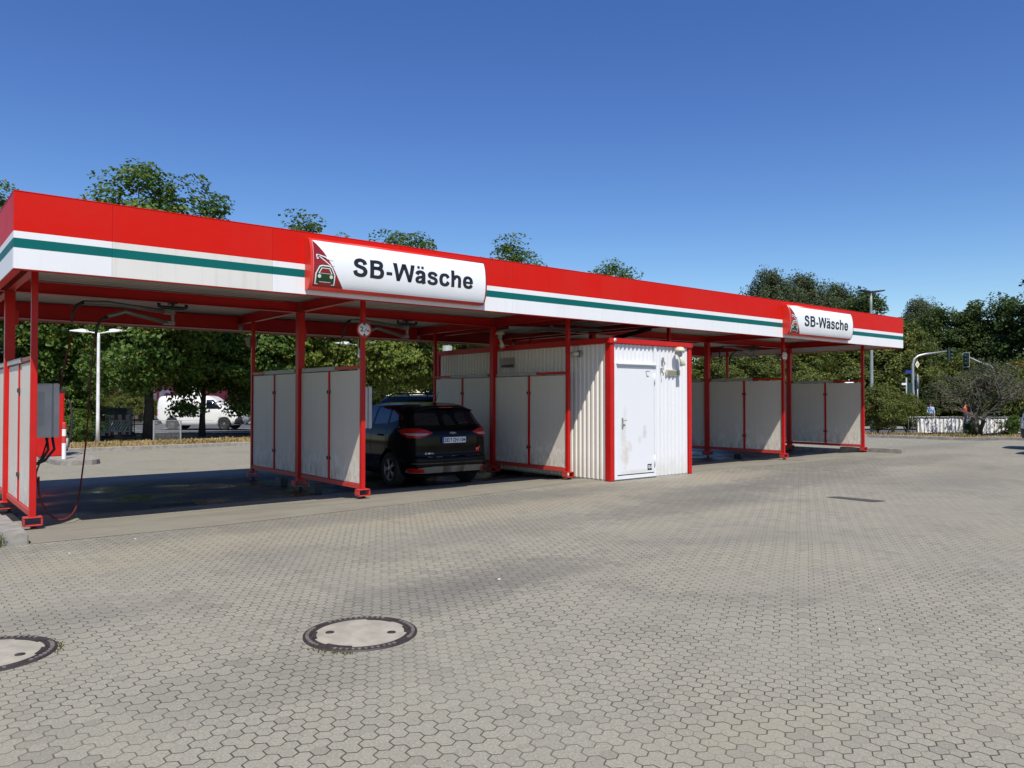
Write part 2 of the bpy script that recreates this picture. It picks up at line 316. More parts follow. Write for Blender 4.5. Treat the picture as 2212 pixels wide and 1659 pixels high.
# ------------------------------------------------------------------ mesh helpers
class MB:
    def __init__(s): s.v = []; s.f = []; s.i = []; s.sm = []
    def add(s, vs, fs, mi=0, smooth=False):
        b = len(s.v); s.v += [tuple(v) for v in vs]
        for f in fs: s.f.append(tuple(b + k for k in f)); s.i.append(mi); s.sm.append(smooth)
        return s
    def box(s, c, d, mi=0, rot=None):
        x, y, z = d[0] / 2, d[1] / 2, d[2] / 2; c = Vector(c)
        vs = [Vector((a * x, b * y, e * z)) for a in (-1, 1) for b in (-1, 1) for e in (-1, 1)]
        if rot is not None: vs = [rot @ v for v in vs]
        return s.add([v + c for v in vs], [(0, 1, 3, 2), (4, 6, 7, 5), (0, 4, 5, 1), (2, 3, 7, 6), (0, 2, 6, 4), (1, 5, 7, 3)], mi)
    def bx(s, x0, x1, y0, y1, z0, z1, mi=0):
        return s.box(((x0 + x1) / 2, (y0 + y1) / 2, (z0 + z1) / 2), (abs(x1 - x0), abs(y1 - y0), abs(z1 - z0)), mi)
    def bar(s, p, q, w, h, mi=0):
        p, q = Vector(p), Vector(q); d = (q - p); L = d.length; d.normalize()
        up = Vector((0, 0, 1)) if abs(d.z) < .95 else Vector((0, 1, 0))
        x = d.cross(up).normalized(); z = x.cross(d)
        rot = Matrix((x, d, z)).transposed()
        return s.box((p + q) / 2, (w, L, h), mi, rot)
    def tube(s, pts, r, n=8, mi=0, caps=True):
        pts = [Vector(p) for p in pts]; rs = r if isinstance(r, (list, tuple)) else [r] * len(pts)
        vs = []; fs = []; ref = None
        for k, p in enumerate(pts):
            d = (pts[min(k + 1, len(pts) - 1)] - pts[max(k - 1, 0)])
            d = d.normalized() if d.length > 1e-9 else Vector((0, 0, 1))
            if ref is None: ref = Vector((1, 0, 0)) if abs(d.x) < .8 else Vector((0, 1, 0))
            x = (ref - d * ref.dot(d)).normalized(); y = d.cross(x); ref = x
            for j in range(n):
                a = 2 * PI * j / n; vs.append(p + (x * math.cos(a) + y * math.sin(a)) * rs[k])
        for k in range(len(pts) - 1):
            for j in range(n):
                a = k * n + j; b = k * n + (j + 1) % n; fs.append((a, b, b + n, a + n))
        s.add(vs, fs, mi, True)
        if caps:
            b = len(s.v) - len(vs); m = len(vs)
            s.f.append(tuple(b + j for j in range(n - 1, -1, -1))); s.i.append(mi); s.sm.append(False)
            s.f.append(tuple(b + m - n + j for j in range(n))); s.i.append(mi); s.sm.append(False)
        return s
    def lathe(s, prof, c=(0, 0, 0), n=24, axis='z', mi=0, smooth=True):
        vs = []; fs = []
        for r, h in prof:
            for j in range(n):
                a = 2 * PI * j / n; x, y = r * math.cos(a), r * math.sin(a)
                v = {'z': (x, y, h), 'x': (h, x, y), 'y': (y, h, x)}[axis]; vs.append(Vector(v) + Vector(c))
        for k in range(len(prof) - 1):
            for j in range(n):
                a = k * n + j; b = k * n + (j + 1) % n; fs.append((a, b, b + n, a + n))
        return s.add(vs, fs, mi, smooth)
    def prism(s, poly, ax0, ax1, axis='y', mi=0):
        """extrude a 2-D polygon along an axis; poly gives the other two coordinates"""
        def p3(p, t): return {'y': (p[0], t, p[1]), 'x': (t, p[0], p[1]), 'z': (p[0], p[1], t)}[axis]
        n = len(poly); vs = [p3(p, ax0) for p in poly] + [p3(p, ax1) for p in poly]
        fs = [tuple(range(n)), tuple(range(2 * n - 1, n - 1, -1))] + [(k, k + n, (k + 1) % n + n, (k + 1) % n) for k in range(n)]
        return s.add(vs, fs, mi)
    def mesh(s, name, mats):
        me = bpy.data.meshes.new(name); me.from_pydata(s.v, [], s.f)
        for m in (mats if isinstance(mats, (list, tuple)) else [mats]): me.materials.append(m)
        me.polygons.foreach_set('material_index', s.i); me.polygons.foreach_set('use_smooth', s.sm)
        bm = bmesh.new(); bm.from_mesh(me); bmesh.ops.recalc_face_normals(bm, faces=bm.faces); bm.to_mesh(me); bm.free()
        me.update(); return me

def link(name, me, parent=None, loc=None):
    o = bpy.data.objects.new(name, me); COL.objects.link(o)
    if parent is not None: o.parent = parent
    if loc is not None: o.location = loc
    return o
def part(name, mb, mats, parent, bevel=0, loc=None):
    me = mb.mesh(name, mats) if isinstance(mb, MB) else mb
    if bevel: bevel_mesh(me, bevel)
    return link(name, me, parent, loc)
def bevel_mesh(me, w):
    bm = bmesh.new(); bm.from_mesh(me)
    ed = [e for e in bm.edges if len(e.link_faces) == 2 and e.calc_face_angle(0) > .6]
    bmesh.ops.bevel(bm, geom=ed, offset=w, segments=2, affect='EDGES', clamp_overlap=True)
    bm.to_mesh(me); bm.free()
def tag(o, label, cat, group=None, kind=None):
    if label: o['label'] = label
    if cat: o['category'] = cat
    if group: o['group'] = group
    if kind: o['kind'] = kind
    return o
def thing(name, label, cat, loc=(0, 0, 0), rz=0., group=None):
    o = link(name, None, None, loc); o.rotation_euler = (0, 0, rz); o.empty_display_size = .2
    return tag(o, label, cat, group)
def solo(name, mb, mats, label, cat, group=None, loc=None, bevel=0):
    return tag(part(name, mb, mats, None, bevel, loc), label, cat, group)
def struct(name, me): return tag(link(name, me), None, None, None, 'structure')
def dup(o, parent=None):
    c = o.copy(); COL.objects.link(c)
    if parent is not None: c.parent = parent
    for ch in o.children: dup(ch, c)
    return c

def cut_grid(bm, xs=(), ys=()):
    for ax, vals in ((0, xs), (1, ys)):
        for v in vals:
            co = [0, 0, 0]; no = [0, 0, 0]; co[ax] = v; no[ax] = 1
            bmesh.ops.bisect_plane(bm, geom=bm.verts[:] + bm.edges[:] + bm.faces[:], plane_co=co, plane_no=no, dist=1e-5)
def frange(a, b, st):
    out = []; k = math.ceil(a / st)
    while k * st < b: out.append(k * st); k += 1
    return out
def drape(name, poly, mat, off, step=1., skirt=0.):
    bm = bmesh.new(); f = bm.faces.new([bm.verts.new((p[0], p[1], 0)) for p in poly])
    if f.normal.z < 0: f.normal_flip()
    xs = [p[0] for p in poly]; ys = [p[1] for p in poly]
    cut_grid(bm, frange(min(xs), max(xs), step), frange(min(ys), max(ys), step))
    for v in bm.verts: v.co.z = gz(v.co.x, v.co.y) + off
    bmesh.ops.recalc_face_normals(bm, faces=bm.faces)
    if sum(f.normal.z for f in bm.faces) < 0: bmesh.ops.reverse_faces(bm, faces=bm.faces)
    me = bpy.data.meshes.new(name); bm.to_mesh(me); bm.free(); me.materials.append(mat); return me
def kerb_mesh(name, pts, w, h, mat, below=.15):
    """kerb stones along a plan polyline, outer face on the line, body to its left"""
    mb = MB(); pts = [Vector((p[0], p[1], 0)) for p in pts]
    for a, b in zip(pts, pts[1:]):
        L = (b - a).length; n = max(1, round(L / 1.0)); d = (b - a) / n; u = d.normalized(); nr = Vector((-u.y, u.x, 0))
        for k in range(n):
            p = a + d * k + u * .004; q = a + d * (k + 1) - u * .004
            vs = []
            for e in (p, q):
                z = gz(e.x, e.y)
                for o, zz in ((0, -below), (0, h - .015), (.02, h), (w, h), (w, -below)):
                    t = e + nr * o; vs.append((t.x, t.y, z + zz))
            mb.add(vs, [(0, 1, 6, 5), (1, 2, 7, 6), (2, 3, 8, 7), (3, 4, 9, 8), (0, 4, 3, 2, 1), (5, 6, 7, 8, 9)])
    return mb.mesh(name, mat)

def text_mesh(body, height, depth=.0, bold=0., xscale=1., align='LEFT', space=1.):
    """outline lettering in the XY plane; height is the capital height"""
    cu = bpy.data.curves.new('lettering', 'FONT'); cu.body = body; cu.align_x = align; cu.size = height / .716
    cu.offset = bold; cu.extrude = depth / 2; cu.resolution_u = 4; cu.space_character = space
    ob = bpy.data.objects.new('lettering', cu); COL.objects.link(ob)
    dg = bpy.context.evaluated_depsgraph_get(); dg.update()
    me = bpy.data.meshes.new_from_object(ob.evaluated_get(dg))
    bpy.data.objects.remove(ob); bpy.data.curves.remove(cu)
    if xscale != 1:
        for v in me.vertices: v.co.x *= xscale
    return me
def xf(me, fn):
    for v in me.vertices: v.co = fn(v.co)
    me.update(); return me
def fit(me, x0, x1, z0, z1):
    xs = [v.co.x for v in me.vertices]; ys = [v.co.y for v in me.vertices]
    a, b, c, d = min(xs), max(xs), min(ys), max(ys)
    return xf(me, lambda v: Vector((x0 + (v.x - a) / (b - a) * (x1 - x0), z0 + (v.y - c) / (d - c) * (z1 - z0), v.z)))

# ------------------------------------------------------------------ ground
def grid_ground():
    xs = [-400, -200, -100, -60] + list(range(-40, 100, 4)) + [100, 130, 180, 260, 400, 600]
    ys = [-200, -100, -50, -30] + list(range(-20, 90, 4)) + [90, 110, 150, 220, 350, 600]
    vs = [(x, y, gz(x, y) - .07) for y in ys for x in xs]; n = len(xs)
    fs = [(j * n + i, j * n + i + 1, (j + 1) * n + i + 1, (j + 1) * n + i) for j in range(len(ys) - 1) for i in range(n - 1)]
    mb = MB(); mb.add(vs, fs, 0, True); return mb.mesh('ground', M['lawn'])
struct('ground', grid_ground())
P2 = lambda px, w: at(px, w).to_2d()
kerb_line = [P2(-900, 19), P2(-300, 23), P2(141, 25.8), P2(545, 29.8), P2(900, 33), P2(1400, 36.5), P2(1874, 34), P2(2200, 29.7), P2(2600, 25.5), P2(3600, 19)]
lot = [(-30, -14), (46, -14)] + [tuple(p) for p in reversed(kerb_line)]
slab_front = [(1.30, 10.16), (3.5, 10.08), (7, 10.35), (10.4, 10.80), (11.1, 10.76)]
struct('paved_lot', drape('paved_lot', lot, M['hex'], 0, 1.0))
slab = slab_front + [(13.9, 10.72), (18, 10.45), (23.18, 10.30), (23.18, 18.2), (1.30, 18.2)]
struct('wash_bay_floor', drape('wash_bay_floor', slab, M['bay'], .004, .4))
struct('kerb', kerb_mesh('kerb', kerb_line, .14, .13, M['concrete']))
far = [P2(-900, 39.6), P2(-300, 39.6), P2(545, 39.6), P2(1400, 41.5), P2(1874, 43), P2(2200, 43), P2(2700, 42)]
off_k = lambda p, d: tuple(Vector(p) + (Vector(p).normalized() * d))
verge = [off_k(p, .12) for p in kerb_line[:-1]] + [tuple(p) for p in reversed(far)]
def split_verge():
    a = [off_k(p, .12) for p in kerb_line[:-1]]; b = [off_k(p, 4.6 if k < 5 else 2.6) for k, p in enumerate(kerb_line[:-1])]
    return a + list(reversed(b))
struct('grass_verge', drape('grass_verge', split_verge(), M['verge'], .10, 1.2))
road = [plan(-90, 40.2).to_2d(), plan(90, 40.2).to_2d(), plan(90, 53).to_2d(), plan(-90, 53).to_2d()]
struct('road', drape('road', [tuple(p) for p in road], M['road'], -.02, 4))
struct('pavement', drape('pavement', [tuple(plan(s, w).to_2d()) for s, w in ((-90, 53.1), (90, 53.1), (90, 57.5), (-90, 57.5))], M['pave'], .06, 4))
mk = MB()
def mark(s0, s1, w0, w1):
    c = [plan(s, w) for s, w in ((s0, w0), (s1, w0), (s1, w1), (s0, w1))]
    mk.add([(p.x, p.y, gz(p.x, p.y) - .012) for p in c], [(0, 1, 2, 3)])
for k in range(-20, 20):
    mark(k * 4.2, k * 4.2 + 2.6, 46.2, 46.42)
for k in range(-20, 20):
    mark(k * 4.0, k * 4.0 + 3.98, 40.6, 40.75); mark(k * 4.0, k * 4.0 + 3.98, 43.4, 43.52)
struct('road_marking', mk.mesh('road_marking', M['marking']))
struct('repair_patch', drape('repair_patch', [(12.11, 6.60), (12.34, 6.49), (12.40, 5.73), (12.10, 5.80)], M['patch'], .006, .5))
# kerbed island on the left under the first partition, kerb strip at the right end
def island():
    mb = MB(); z1 = .125
    for k in range(9): # stones along the right side
        mb.bx(1.04, 1.29, 10.16 + k, 11.15 + k, gz(1.2, 10.6 + k) - .1, gz(1.2, 10.6 + k) + z1)
    for k in range(6): mb.bx(.03 - k, 1.02 - k, 10.16, 10.40, -.1, z1)
    return mb.mesh('island_kerb', M['concrete'])
me = island(); bevel_mesh(me, .012); struct('island_kerb', me)
struct('island_paving', drape('island_paving', [(-6, 10.40), (1.04, 10.40), (1.04, 19), (-6, 19)], M['pave'], .112, .5))
mb = MB()
for k in range(8): mb.bx(23.2, 23.46, 10.27 + k * .95, 11.21 + k * .95, gz(23, 10.5 + k) - .12, gz(23, 10.5 + k) + .13)
me = mb.mesh('kerb_strip', M['concrete']); bevel_mesh(me, .015); struct('kerb_strip', me)
# island of the vacuum station
mb = MB(); c0 = at(100, 22.3); n = 28
ring = [(c0.x + .55 + .62 * math.copysign(abs(math.cos(a)) ** .6, math.cos(a)), c0.y - .1 + 2.1 * math.copysign(abs(math.sin(a)) ** .6, math.sin(a))) for a in [2 * PI * k / n for k in range(n)]]
zz = gz(c0.x, c0.y)
mb.prism(ring, zz - .1, zz + .13, 'z'); me = mb.mesh('vacuum_island', M['concrete']); bevel_mesh(me, .02); struct('vacuum_island', me)

# ------------------------------------------------------------------ manholes, drain, litter
def manhole(cx, cy, label, rz):
    t = thing('manhole_cover', label, 'manhole', (cx, cy, 0), rz, 'manholes in the paving')
    r = .3925
    f = MB(); f.lathe([(r, -.02), (r, .010), (r - .010, .014), (r - .014, .010), (r - .044, .008), (r - .047, .013), (r - .056, .013), (r - .058, .004), (r - .059, -.02)], n=64)
    for k in range(56):
        if k % 14 > 10: continue
        a = 2 * PI * k / 56; f.box(((r - .029) * math.cos(a), (r - .029) * math.sin(a), .0115), (.024, .018, .009), 1, Matrix.Rotation(a, 3, 'Z'))
    part('frame', f, [M['iron'], M['iron_worn']], t)
    l = MB(); l.lathe([(r - .060, -.02), (r - .060, .007), (r - .08, .009), (0.0001, .011)], n=64)
    lid = part('lid', l, M['lid'], t)
    i = MB(); i.lathe([(r - .0595, -.01), (r - .0595, .0125), (r - .071, .0125), (r - .073, .006)], n=64)
    for a0, a1 in ((.3, .75), (1.25, 1.9), (3.4, 3.9), (4.4, 5.0)):
        vs = []; m = 8
        for k in range(m + 1):
            a = a0 + (a1 - a0) * k / m
            for rr in (r - .064, r - .092): vs.append((rr * math.cos(a), rr * math.sin(a), .0135))
        i.add(vs, [(2 * k, 2 * k + 1, 2 * k + 3, 2 * k + 2) for k in range(m)])
    part('rim', i, M['iron'], lid)
    for a in (.28, .28 + PI):
        h = MB(); h.lathe([(.032, .008), (.030, .013), (.0001, .0125)], (.215 * math.cos(a), .215 * math.sin(a), 0), 20); part('lifting_hole', h, M['iron'], lid)
    return t
manhole(2.604, 4.853, 'round iron manhole with pale concrete lid, whole, nearest the foreground middle', R(-55))
manhole(.53, 5.95, 'round iron manhole with pale concrete lid cut off by the left edge', R(-55))
mo = MB()
rnd = random.Random(3)
for (cx, cy, a0, a1, n) in ((2.604, 4.853, 3.35, 4.1, 60), (.53, 5.95, 5.7, 6.4, 40)):
    for k in range(n):
        a = rnd.uniform(a0, a1); r = .395 + abs(rnd.gauss(0, .025)); p = Vector((cx + r * math.cos(a), cy + r * math.sin(a), .004)); s = rnd.uniform(.003, .008)
        mo.box(p, (s, s, s), 0, Matrix.Rotation(rnd.random() * 3, 3, 'Z'))
tag(part('moss', mo, M['moss'], None), 'moss growing round the manhole frames', 'moss', None, 'stuff')
dr = MB()
for k in range(12): dr.bx(3.36 + k * .05, 3.39 + k * .05, 13.05, 13.35, gz(3.6, 13.2) + .004, gz(3.6, 13.2) + .016)
dr.bx(3.30, 3.34, 13.0, 13.4, gz(3.6, 13.2) + .004, gz(3.6, 13.2) + .016); dr.bx(3.96, 4.0, 13.0, 13.4, gz(3.6, 13.2) + .004, gz(3.6, 13.2) + .016)
solo('drain_grate', dr, M['drain'], 'black slotted drain grate in the wet floor of the first wash bay', 'drain')
lt = [(1.55, 9.3, 'white cigarette end on the paving nearest the left kerb'), (2.3, 9.75, 'white cigarette end by the slab edge in front of the first bay'),
      (4.35, 5.5, 'white paper scrap on the dark stain right of the manhole'), (5.5, 2.6, 'white paper scrap in the right foreground paving')]
for x, y, lb in lt:
    m_ = MB(); m_.box((0, 0, .004), (.022, .008, .007), 0, Matrix.Rotation(rnd.random() * 3, 3, 'Z'))
    solo('litter_scrap', m_, M['litter'], lb, 'litter', 'white scraps on the paving', (x, y, 0))

# ------------------------------------------------------------------ canopy
X0, X1, Y0, Y1, ZB, ZT = 1.12, 23.33, 10.25, 17.2, 3.11, 3.99
can = thing('wash_canopy', 'long flat red, white and green car wash canopy on red steel posts', 'canopy', (0, 0, 0))
BANDS = ((3.113, 3.348, 2), (3.348, 3.458, 1), (3.458, 3.537, 2), (3.537, 3.99, 0))
def fascia(a, b, fixed, axis, out, white):
    """one cladding sheet from a to b; bands of colour; out = outward sign"""
    mb = MB(); t = .05; g = .0015
    for z0, z1, mi in BANDS:
        f0, f1 = (fixed, fixed - out * t)
        if axis == 'x': mb.bx(a + g, b - g, f0, f1, z0, z1, mi)
        else: mb.bx(f0, f1, a + g, b - g, z0, z1, mi)
    # folded bottom lip and cap flashing
    if axis == 'x':
        mb.bx(a + g, b - g, fixed + .003 * -out, fixed - out * .09, 3.105, 3.1128, 0); mb.bx(a, b, fixed + out * .004, fixed - out * .07, 3.9905, 4.0, 0)
    else:
        mb.bx(fixed - out * .003, fixed - out * .09, a + g, b - g, 3.105, 3.1128, 0); mb.bx(fixed + out * .004, fixed - out * .07, a, b, 3.9905, 4.0, 0)
    return part('fascia_panel', mb, [M['red_fascia'], M['green_fascia'], white], can)
joints = [X0, 2.13, 4.13, 6.15, 8.4, 10.6, 12.8, 15.0, 17.2, 19.4, 21.4, 22.6, X1]
for k, (a, b) in enumerate(zip(joints, joints[1:])):
    fascia(a, b, Y0, 'x', -1, M['grey_fascia'] if k == 1 else M['white_fascia'])
for k in range(5):
    a = X0 + (X1 - X0) * k / 5; fascia(a, a + (X1 - X0) / 5, Y1, 'x', 1, M['white_fascia'])
for k in range(3):
    a = Y0 + .05 + (Y1 - Y0 - .1) * k / 3; b = a + (Y1 - Y0 - .1) / 3
    fascia(a, b, X0, 'y', -1, M['white_fascia']); fascia(a, b, X1, 'y', 1, M['white_fascia'])
dk = MB(); prof = []; y = Y0 + .06; k = 0
while y < Y1 - .06:
    prof += [(y, 3.46), (y + .10, 3.46), (y + .125, 3.50), (y + .175, 3.50)]; y += .20
prof = [p for p in prof if p[0] < Y1 - .06]
vs = [(x, p[0], p[1]) for x in (X0 + .06, X1 - .06) for p in prof]; n = len(prof)
dk.add(vs, [(j, j + 1, j + 1 + n, j + n) for j in range(n - 1)]); part('roof_deck', dk, M['deck'], can)
tp = MB(); tp.bx(X0 + .06, X1 - .06, Y0 + .06, Y1 - .06, 3.52, 3.56); part('roof_membrane', tp, M['facade'], can)
WX = [1.475, 6.11, 10.75, 13.93, 18.68, 23.08]
def ibeam(mb, p, q, h, w):
    p, q = Vector(p), Vector(q); e = Vector((0, 0, h / 2))
    mb.bar(p, q, .012, h - .026); mb.bar(p + e - Vector((0, 0, .006)), q + e - Vector((0, 0, .006)), w, .012); mb.bar(p - e + Vector((0, 0, .006)), q - e + Vector((0, 0, .006)), w, .012)
def beam(p, q, h=.18, w=.11):
    mb = MB(); ibeam(mb, p, q, h, w); part('beam', mb, M['red'], can)
for a, b in zip([X0 + .07] + WX, WX + [X1 - .07]): beam((a + .07, 13.8, 3.345), (b - .07, 13.8, 3.345), .175, .12)
for a, b in zip([X0 + .07] + WX, WX + [X1 - .07]): beam((a + .05, 16.95, 3.285), (b - .05, 16.95, 3.285), .30, .13)
for a, b in zip([X0 + .07] + WX, WX + [X1 - .07]): beam((a + .05, 10.42, 3.36), (b - .05, 10.42, 3.36), .16, .08)
for x in WX: beam((x, Y0 + .07, 3.352), (x, Y1 - .07, 3.352), .17, .10)
for x0_, x1_ in ((11.4, 11.4), (13.4, 13.4)): beam((x0_, 10.5, 3.32), (x1_, 16.8, 3.32), .10, .08)

# ------------------------------------------------------------------ signboards
def spline(pts, n=7):
    P = [Vector(p) for p in pts]; P = [P[0] * 2 - P[1]] + P + [P[-1] * 2 - P[-2]]; out = []
    for k in range(1, len(P) - 2):
        for j in range(n):
            u = j / n; a, b, c, d = P[k - 1:k + 3]
            out.append(.5 * ((2 * b) + (c - a) * u + (2 * a - 5 * b + 4 * c - d) * u * u + (3 * b - a - 3 * c + d) * u ** 3))
    return out + [P[-2]]
def ribbon(pts, w):
    q = []
    for k, p in enumerate(pts):
        d = (pts[min(k + 1, len(pts) - 1)] - pts[max(k - 1, 0)]).normalized(); nr = Vector((-d.y, d.x))
        ww = w if not callable(w) else w(d); q.append((p + nr * ww / 2, p - nr * ww / 2))
    return [[a[0], b[0], b[1], a[1]] for a, b in zip(q, q[1:])]
def heavy(pts, v=.24, h=.185):
    """bold grotesque stroke: vertical parts thicker than horizontal ones"""
    return ribbon(spline(pts), lambda d: h + (v - h) * abs(d.y))
def rect(x0, x1, y0, y1): return [[(x0, y0), (x1, y0), (x1, y1), (x0, y1)]]
S_PATH = [(.675, .69), (.615, .84), (.42, .918), (.22, .86), (.145, .725), (.22, .605), (.42, .535), (.61, .46), (.695, .30), (.61, .14), (.40, .082), (.17, .15), (.10, .32)]
GLYPH = {
    'S': (.93, lambda: heavy([(x + .05, y) for x, y in S_PATH])),
    'B': (1.0, lambda: rect(.09, .325, 0, 1) + ribbon(spline([(.30, .918), (.55, .918), (.70, .87), (.745, .745), (.69, .62), (.54, .572), (.30, .572)]), lambda d: .18 + .05 * abs(d.y)) + ribbon(spline([(.30, .565), (.58, .555), (.76, .48), (.805, .31), (.74, .15), (.58, .083), (.30, .083)]), lambda d: .18 + .05 * abs(d.y))),
    '-': (.465, lambda: rect(.06, .41, .265, .44)),
    'W': (1.36, lambda: [[(.0, 1), (.245, 1), (.42, .0), (.225, 0)], [(.225, 0), (.42, 0), (.80, 1), (.565, 1)], [(.565, 1), (.80, 1), (1.14, 0), (.945, 0)], [(.945, 0), (1.14, 0), (1.365, 1), (1.12, 1)]]),
    'ä': (.777, lambda: heavy([(.135, .50), (.20, .615), (.365, .665), (.52, .62), (.565, .50), (.565, .30), (.575, .12), (.615, .0)]) + ribbon(spline([(.56, .405), (.40, .365), (.22, .315), (.145, .195), (.21, .09), (.35, .075), (.49, .14), (.56, .26)]), lambda d: .14 + .08 * abs(d.y)) + rect(.17, .325, .85, 1.0) + rect(.425, .58, .85, 1.0)),
    's': (.777, lambda: heavy([(x * .83 + .045, y * .745) for x, y in S_PATH], .215, .165)),
    'c': (.777, lambda: heavy([(.655, .50), (.56, .63), (.40, .668), (.22, .59), (.155, .37), (.22, .15), (.40, .072), (.57, .12), (.665, .27)], .225, .17)),
    'h': (.853, lambda: rect(.085, .305, 0, 1) + heavy([(.27, .47), (.34, .60), (.48, .655), (.61, .605), (.655, .47), (.655, .25), (.655, 0)], .22, .17)),
    'e': (.777, lambda: heavy([(.63, .335), (.635, .42), (.57, .59), (.39, .668), (.21, .59), (.145, .37), (.21, .15), (.40, .072), (.57, .115), (.665, .225)], .22, .165) + rect(.15, .72, .29, .42))}
def bold_text(body):
    me = bpy.data.meshes.new('lettering'); bm = bmesh.new(); x = 0
    for ch in body:
        adv, fn = GLYPH[ch]
        for po in fn():
            f = bm.faces.new([bm.verts.new((p[0] + x, p[1], 0)) for p in po])
        x += adv
    bmesh.ops.triangulate(bm, faces=bm.faces)
    bm.to_mesh(me); bm.free(); return me
def sign_surface(x, z, w=3.1, zb=0., zt=.72):
    t = (z - zb) / (zt - zb) * 2 - 1
    return -(.075 + .12 * math.sqrt(max(0, 1 - t * t * .96)))
def bent(me, grid=.03, off=.004):
    """flat XY mesh -> on the bulged sign face (local x, z), subdivided to follow the curve"""
    bm = bmesh.new(); bm.from_mesh(me); ys = [v.co.y for v in bm.verts]
    cut_grid(bm, (), [min(ys) + grid * k for k in range(1, int((max(ys) - min(ys)) / grid) + 1)])
    for v in bm.verts:
        x, z = v.co.x, v.co.y; v.co = Vector((x, sign_surface(x, z) - off, z))
    bmesh.ops.recalc_face_normals(bm, faces=bm.faces)
    bm.to_mesh(me); bm.free(); return me
def flat(polys, name='shape'):
    me = bpy.data.meshes.new(name); bm = bmesh.new()
    for po in polys: bm.faces.new([bm.verts.new((p[0], p[1], 0)) for p in po])
    bm.to_mesh(me); bm.free(); return me
def stroke(pts, w, closed=False):
    pts = [Vector((p[0], p[1])) for p in pts]; out = []
    if closed: pts = pts + [pts[0]]
    for a, b in zip(pts, pts[1:]):
        d = (b - a).normalized(); n = Vector((-d.y, d.x)) * w / 2; a2 = a - d * w * .45; b2 = b + d * w * .45
        out.append([a2 + n, b2 + n, b2 - n, a2 - n])
    return out
def disc(cx, cy, r, n=16): return [(cx + r * math.cos(2 * PI * k / n), cy + r * math.sin(2 * PI * k / n)) for k in range(n)]
def signboard(loc, label):
    W, Hh = 3.09, .72
    t = thing('signboard', label, 'sign', loc, 0, 'car wash signs on the canopy')
    fr = MB(); N = 14
    zs = [Hh * k / N for k in range(N + 1)]
    body = MB(); vs = []
    for x in (0, W):
        for z in zs: vs.append((x, sign_surface(x, z), z))
    n = N + 1
    body.add(vs, [(k, k + 1, n + k + 1, n + k) for k in range(N)], 0, True)
    for x, b in ((0, 0), (W, n)):
        base = len(body.v); body.v += [(x, 0, 0), (x, 0, Hh)]
        body.f.append(tuple(range(b, b + n)) + (base + 1, base)); body.i.append(0); body.sm.append(False)
    body.bx(0, W, sign_surface(0, 0), 0, -.004, 0); body.bx(0, W, sign_surface(0, Hh), 0, Hh, Hh + .004)
    part('frame', body, M['sign_red'], t)
    face = bent(flat([[(.04, .035), (W - .03, .035), (W - .03, Hh - .035), (.04, Hh - .035)]]), .03, .004)
    face.materials.append(M['sign_white']); part('face', face, None, t)
    wd = [(.04, .035), (.515, .035), (.43, .16), (.33, .33), (.20, .52), (.10, .63), (.042, Hh - .035)]
    we = bent(flat([wd]), .03, .007); we.materials.append(M['sign_maroon']); wp = part('red_field', we, None, t)
    # small car with a spray lance
    def pic(polys, mat, off, name):
        m_ = bent(flat(polys), .02, off); m_.materials.append(mat); return part(name, m_, None, wp)
    ox, oz = .085, .075
    Q = lambda L: [(ox + a * .27, oz + b * .27) for a, b in L]
    outer = Q([(.0, .02), (.17, .02), (.17, .13), (.83, .13), (.83, .02), (1.0, .02), (1.0, .50), (.82, .86), (.70, .92), (.30, .92), (.18, .86), (0, .50)])
    c0 = (ox + .135, oz + .12)
    big = [((a - c0[0]) * 1.13 + c0[0], (b - c0[1]) * 1.12 + c0[1]) for a, b in outer]
    pic([big], M['sign_white'], .009, 'pictogram_outline')
    pic([outer], M['sign_green'], .011, 'pictogram_car')
    win = Q([(.17, .56), (.83, .56), (.70, .80), (.30, .80)])
    cw = (ox + .135, oz + .18); winb = [((a - cw[0]) * 1.18 + cw[0], (b - cw[1]) * 1.25 + cw[1]) for a, b in win]
    pic([winb], M['sign_white'], .013, 'pictogram_outline'); pic([win], M['sign_maroon'], .015, 'pictogram_window')
    pic([disc(ox + .045, oz + .105, .026)], M['ivory'], .015, 'pictogram_headlight'); pic([disc(ox + .225, oz + .105, .026)], M['ivory'], .015, 'pictogram_headlight')
    ln = Q([(.05, 1.32), (.02, 1.47), (.12, 1.47), (.95, 1.28), (.95, 1.03)])
    pic(stroke(ln, .026), M['sign_white'], .009, 'pictogram_lance'); pic(stroke(Q([(.12, 1.44), (.80, .98)]), .012), M['sign_white'], .0095, 'pictogram_lance')
    pic(stroke(Q([(.05, 1.36), (.05, 1.45), (.14, 1.45), (.52, 1.34)]), .012), M['sign_green'], .011, 'pictogram_lance')
    tx = bold_text('SB-Wäsche')
    tx = fit(tx, .65, 2.80, .222, .500)
    tx = bent(tx, .025, .007); tx.materials.clear(); tx.materials.append(M['ink']); part('lettering', tx, None, t)
    return t
signboard((4.60, Y0 - .004, 3.18), 'white SB-Wäsche signboard, the larger looking one above the black car')
signboard((16.86, Y0 - .004, 3.18), 'white SB-Wäsche signboard farther away near the right end of the canopy')

